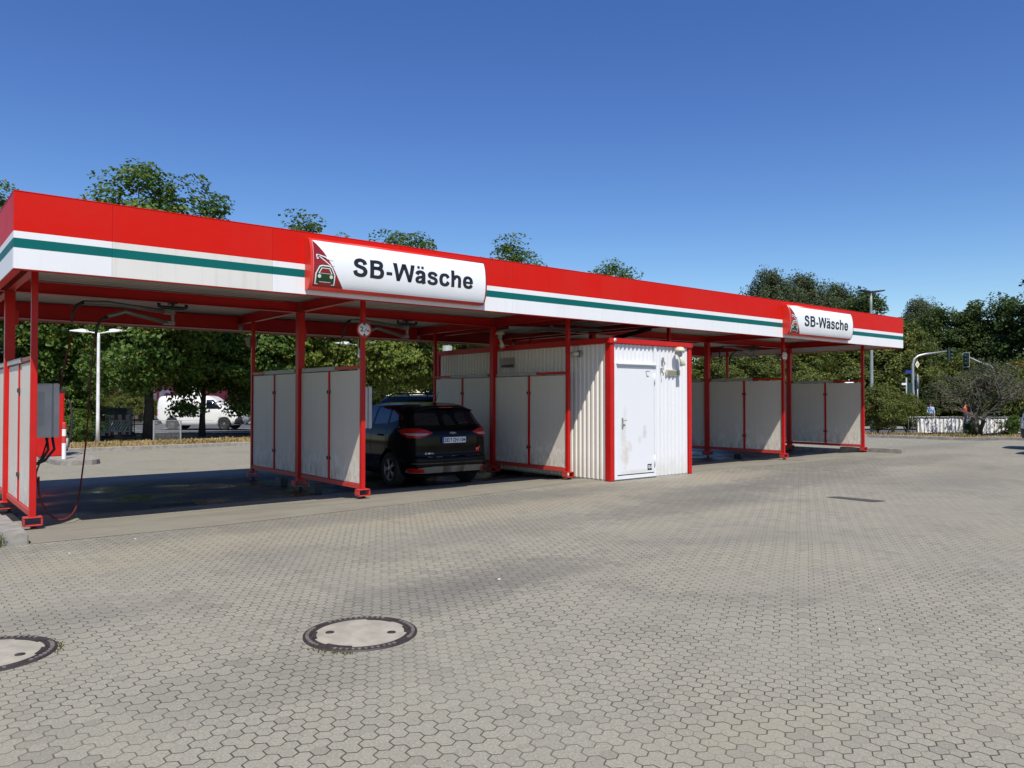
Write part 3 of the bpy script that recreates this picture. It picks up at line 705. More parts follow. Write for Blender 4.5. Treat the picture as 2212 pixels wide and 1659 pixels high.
# ------------------------------------------------------------------ partition walls
def partition():
    t = thing('partition_wall', '', 'partition wall', (0, 11.35, 0), 0, 'partition walls between the wash bays')
    r = M['red']
    def p(name, fn, mat=r, bev=.004, par=t):
        mb = MB(); fn(mb); return part(name, mb, mat, par, bev)
    p('post', lambda m: m.bx(-.036, .036, -.036, .036, .15, 3.266)); p('post', lambda m: m.bx(-.036, .036, 4.81, 4.882, .05, 3.266))
    col = p('column', lambda m: m.bx(-.066, .066, 2.384, 2.516, .06, 3.256))
    p('bracket', lambda m: (m.bx(.066, .11, 2.41, 2.49, 2.75, 2.98)), par=col)
    p('bottom_rail', lambda m: (m.bx(-.03, .03, .037, 2.383, .147, .222), m.bx(-.03, .03, 2.517, 4.809, .147, .222)), M['red_fade'])
    p('top_rail', lambda m: (m.bx(-.027, .027, .037, 2.383, 2.132, 2.184), m.bx(-.027, .027, 2.517, 4.809, 2.132, 2.184)))
    for y0, y1 in ((.95, 2.28), (2.62, 4.10)):
        p('rail_sleeve', lambda m: (m.bx(-.040, .040, y0, y1, 2.122, 2.192), m.bx(-.044, .044, y0, y0 + .012, 2.118, 2.196), m.bx(-.044, .044, y1 - .012, y1, 2.118, 2.196)), M['sleeve'])
    for y in (1.20, 3.65):
        mu = p('mullion', lambda m: m.bx(-.026, .026, y - .026, y + .026, .223, 2.131))
        for z in (.56, 1.72):
            for q in (-.055, .03): p('clip', lambda m: m.bx(-.036, .036, y + q, y + q + .025, z, z + .06), M['clip'], .003, mu)
    for y0, y1 in ((.055, 1.165), (1.235, 2.37), (2.53, 3.615), (3.685, 4.79)):
        pa = p('panel', lambda m: m.bx(-.008, .008, y0, y1, .232, 2.106), M['panel'], .002)
    def foot(m, y, w, d, z0):
        k = .016; h = .115
        m.bx(-w / 2, w / 2, y - d / 2, y + d / 2, z0, z0 + k); m.bx(-w / 2, w / 2, y - d / 2, y + d / 2, z0 + h - k, z0 + h)
        m.bx(-w / 2, -w / 2 + k, y - d / 2, y + d / 2, z0 + k, z0 + h - k); m.bx(w / 2 - k, w / 2, y - d / 2, y + d / 2, z0 + k, z0 + h - k)
    for y, w, d, z0 in ((-.01, .21, .15, .038), (2.45, .26, .2, -.02), (4.85, .21, .15, -.03)):
        f = p('foot_bracket', lambda m: foot(m, y, w, d, z0), M['red_fade'], .006)
        zg = gz(0, 11.35 + y)
        p('foot_screw', lambda m: (m.lathe([(.0001, z0), (.022, z0), (.022, zg + .03), (.045, zg + .02), (.045, zg + .008)], (.02, y, 0), 14)), M['clip'], 0, f)
    return t
PL = ['red framed grey partition at the far left, cut by the frame edge', 'red framed grey partition just left of the black car',
      'red framed grey partition between the black car and the white container', 'red framed partition right behind the white container, almost hidden',
      'red framed grey partition first to the right of the white container', 'red framed grey partition at the right end of the canopy']
pw = partition()
for k, x in enumerate(WX):
    o = pw if k == 0 else dup(pw)
    o.location = (x, 11.35, 0); o['label'] = PL[k]

for x, y, w_, lb in ((6.11, 13.1, .26, 'black drain box under the partition left of the black car'), (6.11, 14.6, .20, 'small black pump box farther back under the partition left of the car'), (18.68, 12.75, .22, 'black drain box under the first partition right of the container')):
    t = thing('floor_box', lb, 'box', (x, y, gz(x, y)), 0, 'black boxes under the partitions')
    m = MB(); m.bx(-.07, .07, -w_ / 2, w_ / 2, 0, .16); part('body', m, M['black'], t, .01)
    m = MB(); m.tube([(0, w_ / 2 + .01, .10), (0, w_ / 2 + .12, .10), (0, w_ / 2 + .16, .14)], .018, 8); part('pipe', m, M['steel'], t)
# clearance signs
def clearance(loc, label, front=True, rz=0.):
    t = thing('clearance_sign', label, 'sign', loc, rz, 'round clearance signs on the posts')
    r = .135
    b = MB(); b.lathe([(.0001, .004), (r, .004), (r, -.004), (.0001, -.004)], n=36, axis='y'); part('disc', b, M['sign_red'] if front else M['sleeve'], t)
    if front:
        w = MB(); w.lathe([(.0001, -.0065), (.108, -.0065), (.108, -.003)], n=36, axis='y'); part('face', w, M['sign_white'], t)
        for sg in (-1, 1): a = MB(); a.prism([(-.03, sg * .105), (.03, sg * .105), (0, sg * .062)], -.0095, -.007, 'y'); part('arrow', a, M['ink'], t)
        for s, h, x0, x1, z0 in (('2', .08, -.078, -.018, -.035), (',', .03, -.008, .006, -.05), ('7', .045, .012, .042, -.035), ('m', .026, .048, .085, -.035)):
            tm = fit(text_mesh(s, h, 0, .002), x0, x1, z0, z0 + h); xf(tm, lambda v: Vector((v.x, -.0085, v.y)))
            tm.materials.clear(); tm.materials.append(M['ink']); part('lettering', tm, None, t)
    s_ = MB(); s_.bx(-.045, .045, .005, .012, -.05, .05); part('strap', s_, M['steel'], t)
    return t
clearance((6.11, 11.30, 2.77), 'round red rimmed 2,7m clearance sign on the post by the black car')
clearance((18.68, 11.30, 2.77), 'round 2,7m clearance sign on the post right of the white container')
clearance((6.11, 16.27, 2.84), 'blank grey back of a round sign on a rear post', False, PI)

# coin cabinets
def cabinet(x, y, label):
    t = thing('control_cabinet', label, 'cabinet', (x, y, 1.11), 0, 'grey control cabinets on the partitions')
    m = MB(); m.bx(0, .22, 0, .30, 0, .73); part('body', m, M['cabinet'], t, .008)
    d = MB(); d.bx(.012, .205, -.018, -.001, .012, .715); dd = part('door', d, M['cabinet'], t, .004)
    q = MB(); q.bx(.025, .125, -.0205, -.0185, .16, .62); part('plate', q, M['cabinet_dark'], dd)
    m = MB(); m.bx(.221, .30, -.012, .30, 0, .735); part('cover', m, M['cabinet'], t, .012)
    h = MB(); h.bx(-.03, -.001, .05, .25, .1, .62); part('mount', h, M['steel'], t)
    return t
cabinet(1.56, 12.0, 'grey steel control cabinet on the partition at the left edge')
cabinet(6.37, 12.05, 'grey steel control cabinet on the partition left of the black car')
cabinet(18.76, 12.2, 'grey control cabinet on the partition right of the container')
hs = MB()
for dx in (0, .07): hs.tube([(1.72 + dx, 12.05, 1.11), (1.74 + dx, 12.02, .95), (1.66 + dx * .5, 12.0, .80), (1.55, 12.0, .74)], .017, 8)
solo('cable_loop', hs, M['black'], 'thick black cable loops hanging under the left grey cabinet', 'cable')

# spray booms
def boom(loc, label):
    t = thing('spray_boom', label, 'spray boom', loc, 0, 'ceiling spray booms of the wash bays')
    m = MB(); m.bx(-.05, .05, -.12, .12, -.02, .0); m.tube([(-.22, 0, -.01), (-.22, 0, -.06), (-.18, 0, -.075), (.18, 0, -.075), (.22, 0, -.06), (.22, 0, -.01)], .03, 8); part('mount', m, M['black'], t)
    m = MB(); m.tube([(0, 0, -.02), (0, 0, -.36)], .028, 10); m.bx(-.14, .03, -.035, .035, -.19, -.12); m.bx(-.14, .03, -.035, .035, -.37, -.31); part('swivel', m, M['boom'], t)
    for pts in ([(-.06, 0, -.155), (-1.02, -.05, -.075), (-1.36, -.1, -.10)], [(-.06, 0, -.34), (-.75, -.08, -.20), (-1.03, -.14, -.31)]):
        a = MB(); a.tube(pts, [.035, .035, .035], 10); ap = part('arm', a, M['boom'], t)
        e = Vector(pts[-1]); n = MB(); n.tube([e, e + Vector((-.09, -.02, -.05)), e + Vector((-.15, -.04, -.16)), e + Vector((-.17, -.05, -.32))], [.03, .024, .022, .018], 8); part('hose_guard', n, M['black'], ap)
    return t
boom((3.79, 13.72, 3.25), 'grey double arm spray boom under the roof of the leftmost bay')
b2 = boom((8.41, 13.72, 3.25), 'grey double arm spray boom under the roof above the black car')
b3 = boom((20.95, 13.72, 3.25), 'grey double arm spray boom under the roof of the rightmost bay')
b3.scale = (1.3, 1, 1)
def hosegeo(pts, r=.011):
    # smooth the list with a Catmull-Rom spline
    P = [Vector(p) for p in pts]; P = [P[0] * 2 - P[1]] + P + [P[-1] * 2 - P[-2]]; out = []
    for k in range(1, len(P) - 2):
        for j in range(6):
            u = j / 6; a, b, c, d = P[k - 1:k + 3]
            out.append(.5 * ((2 * b) + (c - a) * u + (2 * a - 5 * b + 4 * c - d) * u * u + (3 * b - a - 3 * c + d) * u ** 3))
    out.append(P[-2]); m = MB(); m.tube(out, r, 6); return m
def pty(px, py, Y):
    d = FW + RT * ((px - CX) / F) - UP * ((py - CY) / F); return Vector((0, 0, H)) + d * (Y / d.y)
hA = [pty(163, 720, 13.62), pty(152.4, 735, 13.5), pty(138, 796, 13.3), pty(130.4, 836, 13.1), pty(115, 906, 12.8), pty(95, 975, 12.4), pty(79, 1019, 12.1), pty(80, 1035, 12.05), pty(84, 1060, 12.0)]
solo('pressure_hose', hosegeo(hA), M['hose'], 'thin dark red hose running straight from the boom to the left partition', 'hose', 'hoses of the left wash bay')
hB = [pty(208, 708, 13.6), pty(205.8, 720, 13.55), pty(196, 811, 13.3), pty(188.5, 924, 12.9), pty(176, 1034, 12.5), pty(165, 1094, 12.2), pty(147.7, 1117, 12.0), pty(125.7, 1122, 11.95), pty(103, 1108, 12.0), pty(90, 1085, 12.05), pty(84, 1060, 12.0), pty(84, 1030, 11.95)]
solo('pressure_hose', hosegeo(hB), M['hose'], 'thin dark red hose hanging in a long loop down to the wet floor', 'hose', 'hoses of the left wash bay')
hC = [(6.98, 13.62, 2.93), (6.86, 13.6, 2.80), (6.75, 13.55, 2.45), (6.6, 13.4, 2.2), (6.4, 13.3, 1.7), (6.3, 13.2, 1.1)]
solo('pressure_hose', hosegeo(hC, .013), M['black'], 'black hose hanging behind the partition left of the black car', 'hose')
hD = [(19.15, 13.6, 2.86), (19.0, 13.6, 2.6), (18.9, 13.6, 2.2), (18.85, 13.5, 1.6), (18.85, 13.3, .9)]
solo('pressure_hose', hosegeo(hD, .013), M['black'], 'black hose hanging behind the column right of the container', 'hose')

# ------------------------------------------------------------------ white container
CX0, CX1, CY0, CY1 = 11.195, 13.755, 10.6, 16.75
ct = thing('equipment_container', 'white ribbed steel container with red corner posts under the canopy', 'container', ((CX0 + CX1) / 2 - .155, (CY0 + CY1) / 2 - .15, 0))
OX = -(CX0 + CX1) / 2; OY = -(CY0 + CY1) / 2
def lo(m):
    m.v = [(x + OX, y + OY, z) for x, y, z in m.v]; return m
def ribs(a, b, pitch=.122):
    out = []; t = a; d = .028
    while t < b - .02:
        out += [(t, 0), (t + .048, 0), (t + .064, d), (t + .106, d)]; t += pitch
    out = [p for p in out if p[0] < b]; out.append((b, out[-1][1])); return out
def ribwall(a, b, fixed, axis, out, z0, z1, name, mat):
    m = MB(); pr = ribs(a, b); n = len(pr); vs = []
    for z in (z0, z1):
        for u, d in pr: vs.append((u, fixed - out * d, z) if axis == 'x' else (fixed - out * d, u, z))
    m.add(vs, [(k, k + 1, n + k + 1, n + k) for k in range(n - 1)]); return part(name, lo(m), mat, ct)
ribwall(CY0 + .14, CY1 - .14, CX0 + .022, 'y', -1, .03, 2.72, 'side_wall', M['cream_wall'])
ribwall(CY0 + .14, CY1 - .14, CX1 - .022, 'y', 1, .03, 2.72, 'side_wall', M['white'])
ribwall(12.576, CX1 - .14, CY0 + .022, 'x', -1, .03, 2.72, 'front_wall', M['white_wall'])
ribwall(CX0 + .125, 12.514, CY0 + .022, 'x', -1, 2.34, 2.72, 'front_wall', M['white_wall'])
ribwall(CX0 + .14, CX1 - .14, CY1 - .022, 'x', 1, .03, 2.72, 'rear_wall', M['white'])
for x, y in ((CX0, CY0), (CX1, CY0), (CX0, CY1), (CX1, CY1)):
    sx = 1 if x == CX0 else -1; sy = 1 if y == CY0 else -1
    m = MB(); m.bx(x, x + sx * .125, y, y + sy * .145, 0, 2.722); part('corner_post', lo(m), M['red'], ct, .01)
m = MB()
m.bx(CX0 - .05, CX1 + .0, CY0 - .03, CY0 + .10, 2.724, 2.835); m.bx(CX0 - .05, CX1, CY1 - .1, CY1 + .03, 2.724, 2.835)
m.bx(CX0 - .05, CX0 + .08, CY0 + .1005, CY1 - .1005, 2.724, 2.835); m.bx(CX1 - .13, CX1, CY0 + .1005, CY1 - .1005, 2.724, 2.835)
part('roof_trim', lo(m), M['red'], ct, .008)
m = MB(); m.bx(CX0 + .06, CX1 - .06, CY0 + .08, CY1 - .08, 2.78, 2.82); part('roof', lo(m), M['facade'], ct)
m = MB(); m.bx(CX0 + .125, CX1 - .125, CY0 + .03, CY0 + .09, 0, .03); m.bx(CX0 + .03, CX0 + .09, CY0 + .145, CY1 - .145, 0, .03); part('base_sill', lo(m), M['sleeve'], ct)
for (x, y) in ((CX0 + .02, CY0 - .032), (CX0 + .02, CY1 - .3)):
    m = MB()
    if y < CY0: m.lathe([(.0001, -.003), (.035, -.003), (.035, 0)], (x + .09, y + .001, 2.785), 20, 'y'); m.prism([(x + .075, 2.79), (x + .092, 2.80), (x + .106, 2.785), (x + .092, 2.775)], y - .0045, y - .003, 'y', 1)
    else: m.lathe([(.0001, -.003), (.035, -.003), (.035, 0)], (CX0 - .051, CY1 - .05, 2.785), 20, 'x')
    part('round_sticker', lo(m), [M['sign_white'], M['red']], ct)
# door frame, door and its fittings
m = MB(); m.bx(CX0 + .126, 11.405, CY0 + .004, CY0 + .05, .03, 2.339); m.bx(12.515, 12.575, CY0 + .004, CY0 + .05, .03, 2.72); m.bx(11.4055, 12.5145, CY0 + .004, CY0 + .05, 2.285, 2.339); m.bx(11.4055, 12.5145, CY0 + .004, CY0 + .05, .03, .098)
part('door_frame', lo(m), M['white'], ct)
m = MB(); m.bx(11.37, 12.56, CY0 - .045, CY0 + .003, 2.312, 2.338); part('rain_lip', lo(m), M['white'], ct, .004)
m = MB(); m.bx(11.41, 12.51, CY0 + .006, CY0 + .046, .118, 2.28); door = part('door', lo(m), M['door'], ct, .004)
m = MB(); m.bx(11.42, 12.50, CY0 + .012, CY0 + .05, .099, .117); part('threshold_gap', lo(m), M['clip'], ct)
m = MB(); m.bx(11.525, 11.565, CY0 - .004, CY0 + .0055, 1.03, 1.25); m.tube([(11.545, CY0, 1.20), (11.545, CY0 - .05, 1.20), (11.56, CY0 - .055, 1.20), (11.60, CY0 - .055, 1.20)], .011, 8); m.lathe([(.016, -.02), (.016, .002)], (11.545, CY0, 1.08), 12, 'y'); part('handle', lo(m), M['steel'], door)
for z in (1.93, .24):
    m = MB(); m.tube([(12.512, CY0 - .006, z), (12.512, CY0 - .006, z + .22)], .014, 10); part('hinge', lo(m), M['white'], door)
m = MB(); m.bx(12.245, 12.26, CY0 - .06, CY0 + .0055, 2.18, 2.20); m.bx(12.245, 12.31, CY0 - .062, CY0 - .05, 2.18, 2.195); part('door_stop', lo(m), M['steel'], door)
m = MB(); m.bx(12.30, 12.432, CY0 + .0030, CY0 + .0058, .165, .29); st = part('black_sticker', lo(m), M['ink'], door)
m = MB()
for x0, x1, z0, z1 in ((12.325, 12.345, .205, .265), (12.398, 12.416, .195, .272), (12.345, 12.398, .215, .230), (12.345, 12.362, .252, .268), (12.345, 12.358, .185, .200)): m.bx(x0, x1, CY0 + .001, CY0 + .0029, z0, z1)
part('sticker_mark', lo(m), M['sign_white'], st)
m = MB(); m.bx(12.90, 13.345, CY0 - .012, CY0 + .02, 2.12, 2.24)
vg = part('vent_grille', lo(m), M['cream'], ct, .003)
m = MB()
for k in range(4): m.bx(12.915, 13.33, CY0 - .016, CY0 - .0125, 2.135 + k * .025, 2.146 + k * .025)
part('louvre', lo(m), M['clip'], vg)
m = MB(); m.bx(CX0 - .01, CX0 + .03, 13.55, 14.05, 2.33, 2.56); vb = part('vent_box', lo(m), M['sleeve'], ct, .004)
m = MB(); m.bx(CX0 - .014, CX0 - .0105, 13.58, 14.0, 2.35, 2.40); part('vent_slot', lo(m), M['clip'], vb)
# lamps with horn, taps
def horn_lamp(loc, rz, label):
    t = thing('alarm_horn', label, 'alarm horn', loc, rz, 'cream lamp and horn units')
    m = MB(); m.lathe([(.0001, .10), (.05, .098), (.085, .08), (.105, .04), (.112, 0), (.10, 0), (.06, .0)], n=20); part('hood', m, M['cream'], t)
    m = MB(); m.lathe([(.06, .0), (.055, -.06), (.045, -.10), (.0001, -.10)], n=16); m.bx(-.03, .03, .02, .11, -.06, .03); part('base', m, M['sleeve'], t)
    m = MB(); m.tube([(.0, 0, -.10), (.02, -.02, -.16), (.035, -.05, -.30)], [.032, .036, .062], 14); part('horn', m, M['cream'], t)
    return t
horn_lamp((13.0, CY0 - .30, 2.62), 0, 'cream lamp hood with horn on the sunlit front of the white container')
horn_lamp((10.84, 13.68, 3.08), 0, 'cream lamp hood with horn in shade on the column left of the container')
t = thing('bulkhead_lamp', 'small cream bulkhead lamp on the shaded side of the white container', 'lamp', (CX0 - .135, 11.3, 2.55), 0)
m = MB(); m.lathe([(.0001, 0), (.07, 0), (.07, -.05), (.06, -.06)], n=18, axis='x'); part('base', m, M['sleeve'], t)
m = MB(); m.tube([(-.06, 0, 0), (-.11, .02, 0), (-.12, .12, -.01), (-.11, .22, -.015)], [.05, .052, .05, .03], 12); part('glass', m, M['lamp_glass'], t)
for x, z, lb in ((12.788, 2.44, 'small grey key switch upper one on the container front'), (12.739, 2.22, 'small grey pipe stub lower one on the container front')):
    t = thing('wall_switch', lb, 'switch', (x - .155, CY0 - .13, z))
    m = MB(); m.bx(-.018, .018, -.045, 0, -.05, .05); part('box', m, M['steel'], t, .005)
    m = MB(); m.tube([(0, -.045, -.03), (.02, -.06, -.07), (.01, -.05, -.11)], .009, 6); part('lever', m, M['clip'], t)
m = MB(); m.bar((10.95, 13.5, 3.235), (13.1, 12.7, 3.235), .06, .07); m.bar((11.9, 13.147, 3.29), (11.94, 13.132, 3.29), .1, .05)
solo('batten_light', m, M['sleeve'], 'long pale batten light under the roof above the container', 'light fitting')
m = MB(); m.tube([(13.15, 14.6, 2.83), (13.3, 12.4, 3.05), (13.35, 11.4, 3.2)], .05, 8)
solo('dark_roof_beam', m, M['black'], 'dark beam under the canopy roof above the container', 'duct')  # black tube stands in for the dark beam under the roof

# ------------------------------------------------------------------ vehicles
class Body:
    def __init__(s, levels, n=5.5):
        s.L = levels; s.n = n
    def lev(s, z):
        L = s.L
        if z <= L[0][0]: return L[0][1:]
        for a, b in zip(L, L[1:]):
            if z <= b[0]:
                t = (z - a[0]) / (b[0] - a[0]); return tuple(a[k] + (b[k] - a[k]) * t for k in (1, 2, 3))
        return L[-1][1:]
    def pt(s, th, z):
        yr, yf, hw = s.lev(z); cy = (yr + yf) / 2; a = (yf - yr) / 2; e = 2 / s.n
        c, d = math.cos(th), math.sin(th)
        return Vector((hw * math.copysign(abs(d) ** e, d), cy - a * math.copysign(abs(c) ** e, c), z))
    def ring(s, z, N=160):
        # even arc spacing
        T = [2 * PI * k / 720 for k in range(721)]; P = [s.pt(t, z) for t in T]
        D = [0]
        for a, b in zip(P, P[1:]): D.append(D[-1] + (b - a).length)
        out = []; j = 0
        for k in range(N):
            d = D[-1] * k / N
            while D[j + 1] < d: j += 1
            u = (d - D[j]) / max(1e-9, D[j + 1] - D[j]); out.append(P[j].lerp(P[j + 1], u))
        return out
    def shell(s, zs, N=160):
        mb = MB(); vs = []; n = N
        for z in zs: vs += s.ring(z, N)
        fs = [(k * n + j, k * n + (j + 1) % n, (k + 1) * n + (j + 1) % n, (k + 1) * n + j) for k in range(len(zs) - 1) for j in range(n)]
        mb.add(vs, fs, 0, True); mb.f.append(tuple(range(n - 1, -1, -1))); mb.i.append(0); mb.sm.append(False)
        mb.f.append(tuple((len(zs) - 1) * n + j for j in range(n))); mb.i.append(0); mb.sm.append(True)
        return mb
    def rear(s, sx, z):
        """point on the rear at arc distance sx from the rear centre (positive = right)"""
        P0 = None; acc = 0; sg = 1 if sx >= 0 else -1; t = 0; st = .006
        p = s.pt(0, z)
        while acc < abs(sx):
            t += st; q = s.pt(sg * t, z); acc += (q - p).length; p = q
        return p
    def side(s, y, z, sg):
        yr, yf, hw = s.lev(z); cy = (yr + yf) / 2; a = (yf - yr) / 2
        u = min(.9999, abs(y - cy) / a); return Vector((sg * hw * (1 - u ** s.n) ** (1 / s.n), y, z))
    def patch(s, name, poly, fn, mat, parent, off=.004, gx=.06, gyy=.05):
        bm = bmesh.new(); bm.faces.new([bm.verts.new((p[0], p[1], 0)) for p in poly])
        xs = [p[0] for p in poly]; ys = [p[1] for p in poly]
        cut_grid(bm, frange(min(xs), max(xs), gx), frange(min(ys), max(ys), gyy))
        for v in bm.verts:
            a, z = v.co.x, v.co.y; p = fn(a, z)
            e = .004; du = fn(a + e, z) - p; dv = fn(a, z + e) - p; nrm = du.cross(dv)
            if nrm.length < 1e-12: nrm = Vector((p.x, p.y, 0))
            nrm.normalize(); c = Vector((p.x, p.y + .0, 0))
            yr, yf, hw = s.lev(z); ctr = Vector((0, min(max(p.y, yr + .5), yf - .5), z))
            if nrm.dot(p - ctr) < 0: nrm = -nrm
            v.co = p + nrm * off
        bmesh.ops.recalc_face_normals(bm, faces=bm.faces)
        for f in bm.faces: f.smooth = True
        me = bpy.data.meshes.new(name); bm.to_mesh(me); bm.free(); me.materials.append(mat)
        return link(name, me, parent)
def cut_arches(me_src, axles, r, hw, zc):
    ob = bpy.data.objects.new('cut', me_src); COL.objects.link(ob); tools = []
    for y in axles:
        for sg in (-1, 1):
            m = MB(); m.lathe([(.0001, -.2), (r, -.2), (r, .2), (.0001, .2)], (sg * hw, y, zc), 32, 'x'); c = bpy.data.objects.new('c', m.mesh('c', M['black'])); COL.objects.link(c)
            mo_ = ob.modifiers.new('b', 'BOOLEAN'); mo_.operation = 'DIFFERENCE'; mo_.object = c; mo_.solver = 'EXACT'; tools.append(c)
    dg = bpy.context.evaluated_depsgraph_get(); dg.update(); me = bpy.data.meshes.new_from_object(ob.evaluated_get(dg))
    for c in tools: bpy.data.objects.remove(c)
    bpy.data.objects.remove(ob); return me
def wheel(parent, x, y, r, sg, spokes=5, rimmat=None):
    w = link('wheel', None, parent, (x, y, r)); w.empty_display_size = .1
    t = MB(); t.lathe([(r * .62, -.10), (r * .9, -.11), (r, -.08), (r, .08), (r * .9, .11), (r * .62, .10)], n=36, axis='x'); part('tyre', t, M['tyre'], w)
    q = MB(); o = .085 * sg
    q.lathe([(r * .66, o + .02 * sg), (r * .64, o), (r * .58, o - .02 * sg), (r * .56, o - .07 * sg), (.0001, o - .075 * sg)], n=36, axis='x', mi=1)
    q.lathe([(r * .67, o + .012 * sg), (r * .64, o + .018 * sg), (r * .60, o), (r * .60, o - .01 * sg)], n=36, axis='x')
    q.lathe([(.07, o), (.05, o + .012 * sg), (.0001, o + .014 * sg)], n=16, axis='x')
    for k in range(spokes):
        for da in (-.16, .16):
            a = 2 * PI * k / spokes; b = a + da
            q.bar((o - .005 * sg, .05 * math.cos(a), .05 * math.sin(a)), (o - .004 * sg, r * .61 * math.cos(b), r * .61 * math.sin(b)), .03, .022)
    part('rim', q, [rimmat or M['rim'], M['black']], w); return w

def car_black():
    B = Body([(.20, -2.02, 2.0, .79), (.28, -2.13, 2.1, .86), (.42, -2.18, 2.17, .90), (.56, -2.19, 2.19, .912), (.60, -2.15, 2.19, .914), (.80, -2.145, 2.14, .915), (.92, -2.14, 2.03, .908), (.98, -2.135, 1.6, .90), (1.03, -2.125, 1.25, .888), (1.10, -2.10, 1.06, .872),
              (1.25, -1.94, .70, .81), (1.40, -1.82, .36, .748), (1.47, -1.74, .20, .71), (1.53, -1.62, .02, .65), (1.57, -1.42, -.15, .55), (1.595, -1.1, -.35, .36), (1.60, -.9, -.5, .2)], 7.)
    t = thing('parked_car', 'black compact family car seen from behind in the middle wash bay', 'car', (8.72, 14.58, -.088), R(-2.)); t.scale = (1.06, 1.03, 1.03)
    zs = [.20, .24, .28, .34, .42, .5, .56, .575, .60, .66, .73, .80, .86, .92, .95, .98, 1.005, 1.03, 1.05, 1.07, 1.13, 1.19, 1.25, 1.32, 1.40, 1.44, 1.47, 1.50, 1.53, 1.55, 1.57, 1.585, 1.595, 1.60]
    me = B.shell(zs).mesh('body', [M['bpaint']]); me = cut_arches(me, (-1.32, 1.32), .37, .86, .33); part('body', me, None, t)
    Pt = lambda nm, poly, fn, mat, par=t, off=.004, **k: B.patch(nm, poly, fn, mat, par, off, **k)
    rr = B.rear
    win = Pt('rear_window', [(-.72, 1.165), (.72, 1.165), (.66, 1.35), (.57, 1.475), (-.57, 1.475), (-.66, 1.35)], rr, M['glass'])
    wb = MB(); p, q = B.rear(.05, 1.19), B.rear(.42, 1.205); wb.tube([p + Vector((0, -.02, 0)), q + Vector((0, -.022, .01))], [.012, .006], 6); part('wiper', wb, M['plastic'], win)
    sp = MB(); vs = []
    for x in [-.66 + 1.32 * k / 12 for k in range(13)]:
        e = .07 * (abs(x) / .66) ** 3
        vs += [(x, -1.50, 1.562 - e), (x, -1.86 + e * 1.2, 1.512 - e), (x, -1.855 + e * 1.2, 1.490 - e), (x, -1.50, 1.48 - e)]
    sp.add(vs, [(4 * k + j, 4 * k + (j + 1) % 4, 4 * k + 4 + (j + 1) % 4, 4 * k + 4 + j) for k in range(12) for j in range(4)] + [(0, 1, 2, 3), (48, 49, 50, 51)], 0, True); spo = part('spoiler', sp, M['bpaint'], t)
    bl = MB(); bl.bx(-.15, .15, -1.866, -1.853, 1.493, 1.508); part('brake_light', bl, M['lens_red'], spo)
    for sg in (-1, 1):
        tl = Pt('tail_light', [(sg * .42, 1.03), (sg * .55, 1.085), (sg * .72, 1.115), (sg * .98, 1.11), (sg * 1.20, 1.075), (sg * 1.08, .99), (sg * .92, .94), (sg * .70, .935), (sg * .54, .975)], rr, M['lens_red'], off=.006, gx=.03)
        Pt('clear_lens', [(sg * .50, 1.02), (sg * .70, 1.022), (sg * .90, 1.025), (sg * 1.04, 1.025), (sg * .92, .985), (sg * .72, .975), (sg * .58, .985)], rr, M['lens_white'], tl, off=.012, gx=.03)
        Pt('reflector', [(sg * .60, .30), (sg * .90, .30), (sg * .98, .37), (sg * .86, .385), (sg * .62, .365)], rr, M['lens_red'], off=.014, gx=.03)
        Pt('side_window', [(.55, 1.13), (-.55, 1.16), (-.52, 1.495), (.08, 1.495)][::-1], lambda y, z: B.side(y, z, sg), M['glass'])
        Pt('side_window', [(-.62, 1.165), (-1.15, 1.19), (-1.08, 1.475), (-.60, 1.495)], lambda y, z: B.side(y, z, sg), M['glass'])
        Pt('side_window', [(-1.22, 1.20), (-1.66, 1.28), (-1.52, 1.39), (-1.16, 1.465)], lambda y, z: B.side(y, z, sg), M['glass'])
        Pt('side_window', [(.95, 1.12), (.62, 1.12), (.15, 1.48), (.22, 1.48)], lambda y, z: B.side(y, z, sg), M['glass'])
        for y in (-.98, .05):
            m = MB(); p = B.side(y, .97, sg); m.tube([p + Vector((sg * .0, -.09, 0)), p + Vector((sg * .035, -.06, 0)), p + Vector((sg * .035, .06, 0)), p + Vector((0, .09, 0))], .016, 8); part('door_handle', m, M['bpaint'], t)
        m = MB(); m.tube([B.side(.62, 1.10, sg), B.side(.62, 1.10, sg) + Vector((sg * .12, 0, .05)), B.side(.62, 1.1, sg) + Vector((sg * .25, -.02, .06))], [.03, .06, .05], 10); part('mirror', m, M['bpaint'], t)
        gap = MB(); gap.tube([B.side(-.585, z, sg) + Vector((sg * .001, 0, 0)) for z in (.38, .55, .75, .92, 1.06)], .004, 4); gap.tube([B.side(-1.18 + .25 * max(0, .75 - z), z, sg) + Vector((sg * .001, 0, 0)) for z in (.70, .8, .92, 1.10)], .004, 4); part('door_gap', gap, M['black'], t)
        for y in (-1.32, 1.32): wheel(t, sg * .80, y, .325, sg)
    Pt('bumper_skirt', [(-1.0, .30), (-.95, .285), (-.58, .285), (.58, .285), (.95, .285), (1.0, .30), (.98, .345), (.60, .40), (.45, .405), (-.45, .405), (-.60, .40), (-.98, .345)], rr, M['skirt'], off=.009)
    Pt('chrome_strip', [(-.56, .575), (.56, .575), (.55, .59), (-.55, .59)], rr, M['chrome'], off=.010)
    Pt('bumper_crease', [(-.88, .455), (.88, .455), (.87, .475), (-.87, .475)], rr, M['plastic'], off=.004)
    gap = MB()
    gap.tube([B.rear(s_, z) for s_, z in ((-.64, 1.14), (-.72, 1.10), (-.72, .93), (-.72, .80), (-.70, .66), (-.62, .608), (-.3, .60), (.3, .60), (.62, .608), (.70, .66), (.72, .80), (.72, .93), (.72, 1.10), (.64, 1.14))], .005, 4); part('tailgate_gap', gap, M['black'], t)
    # number plate
    yp = B.lev(.87)[0]
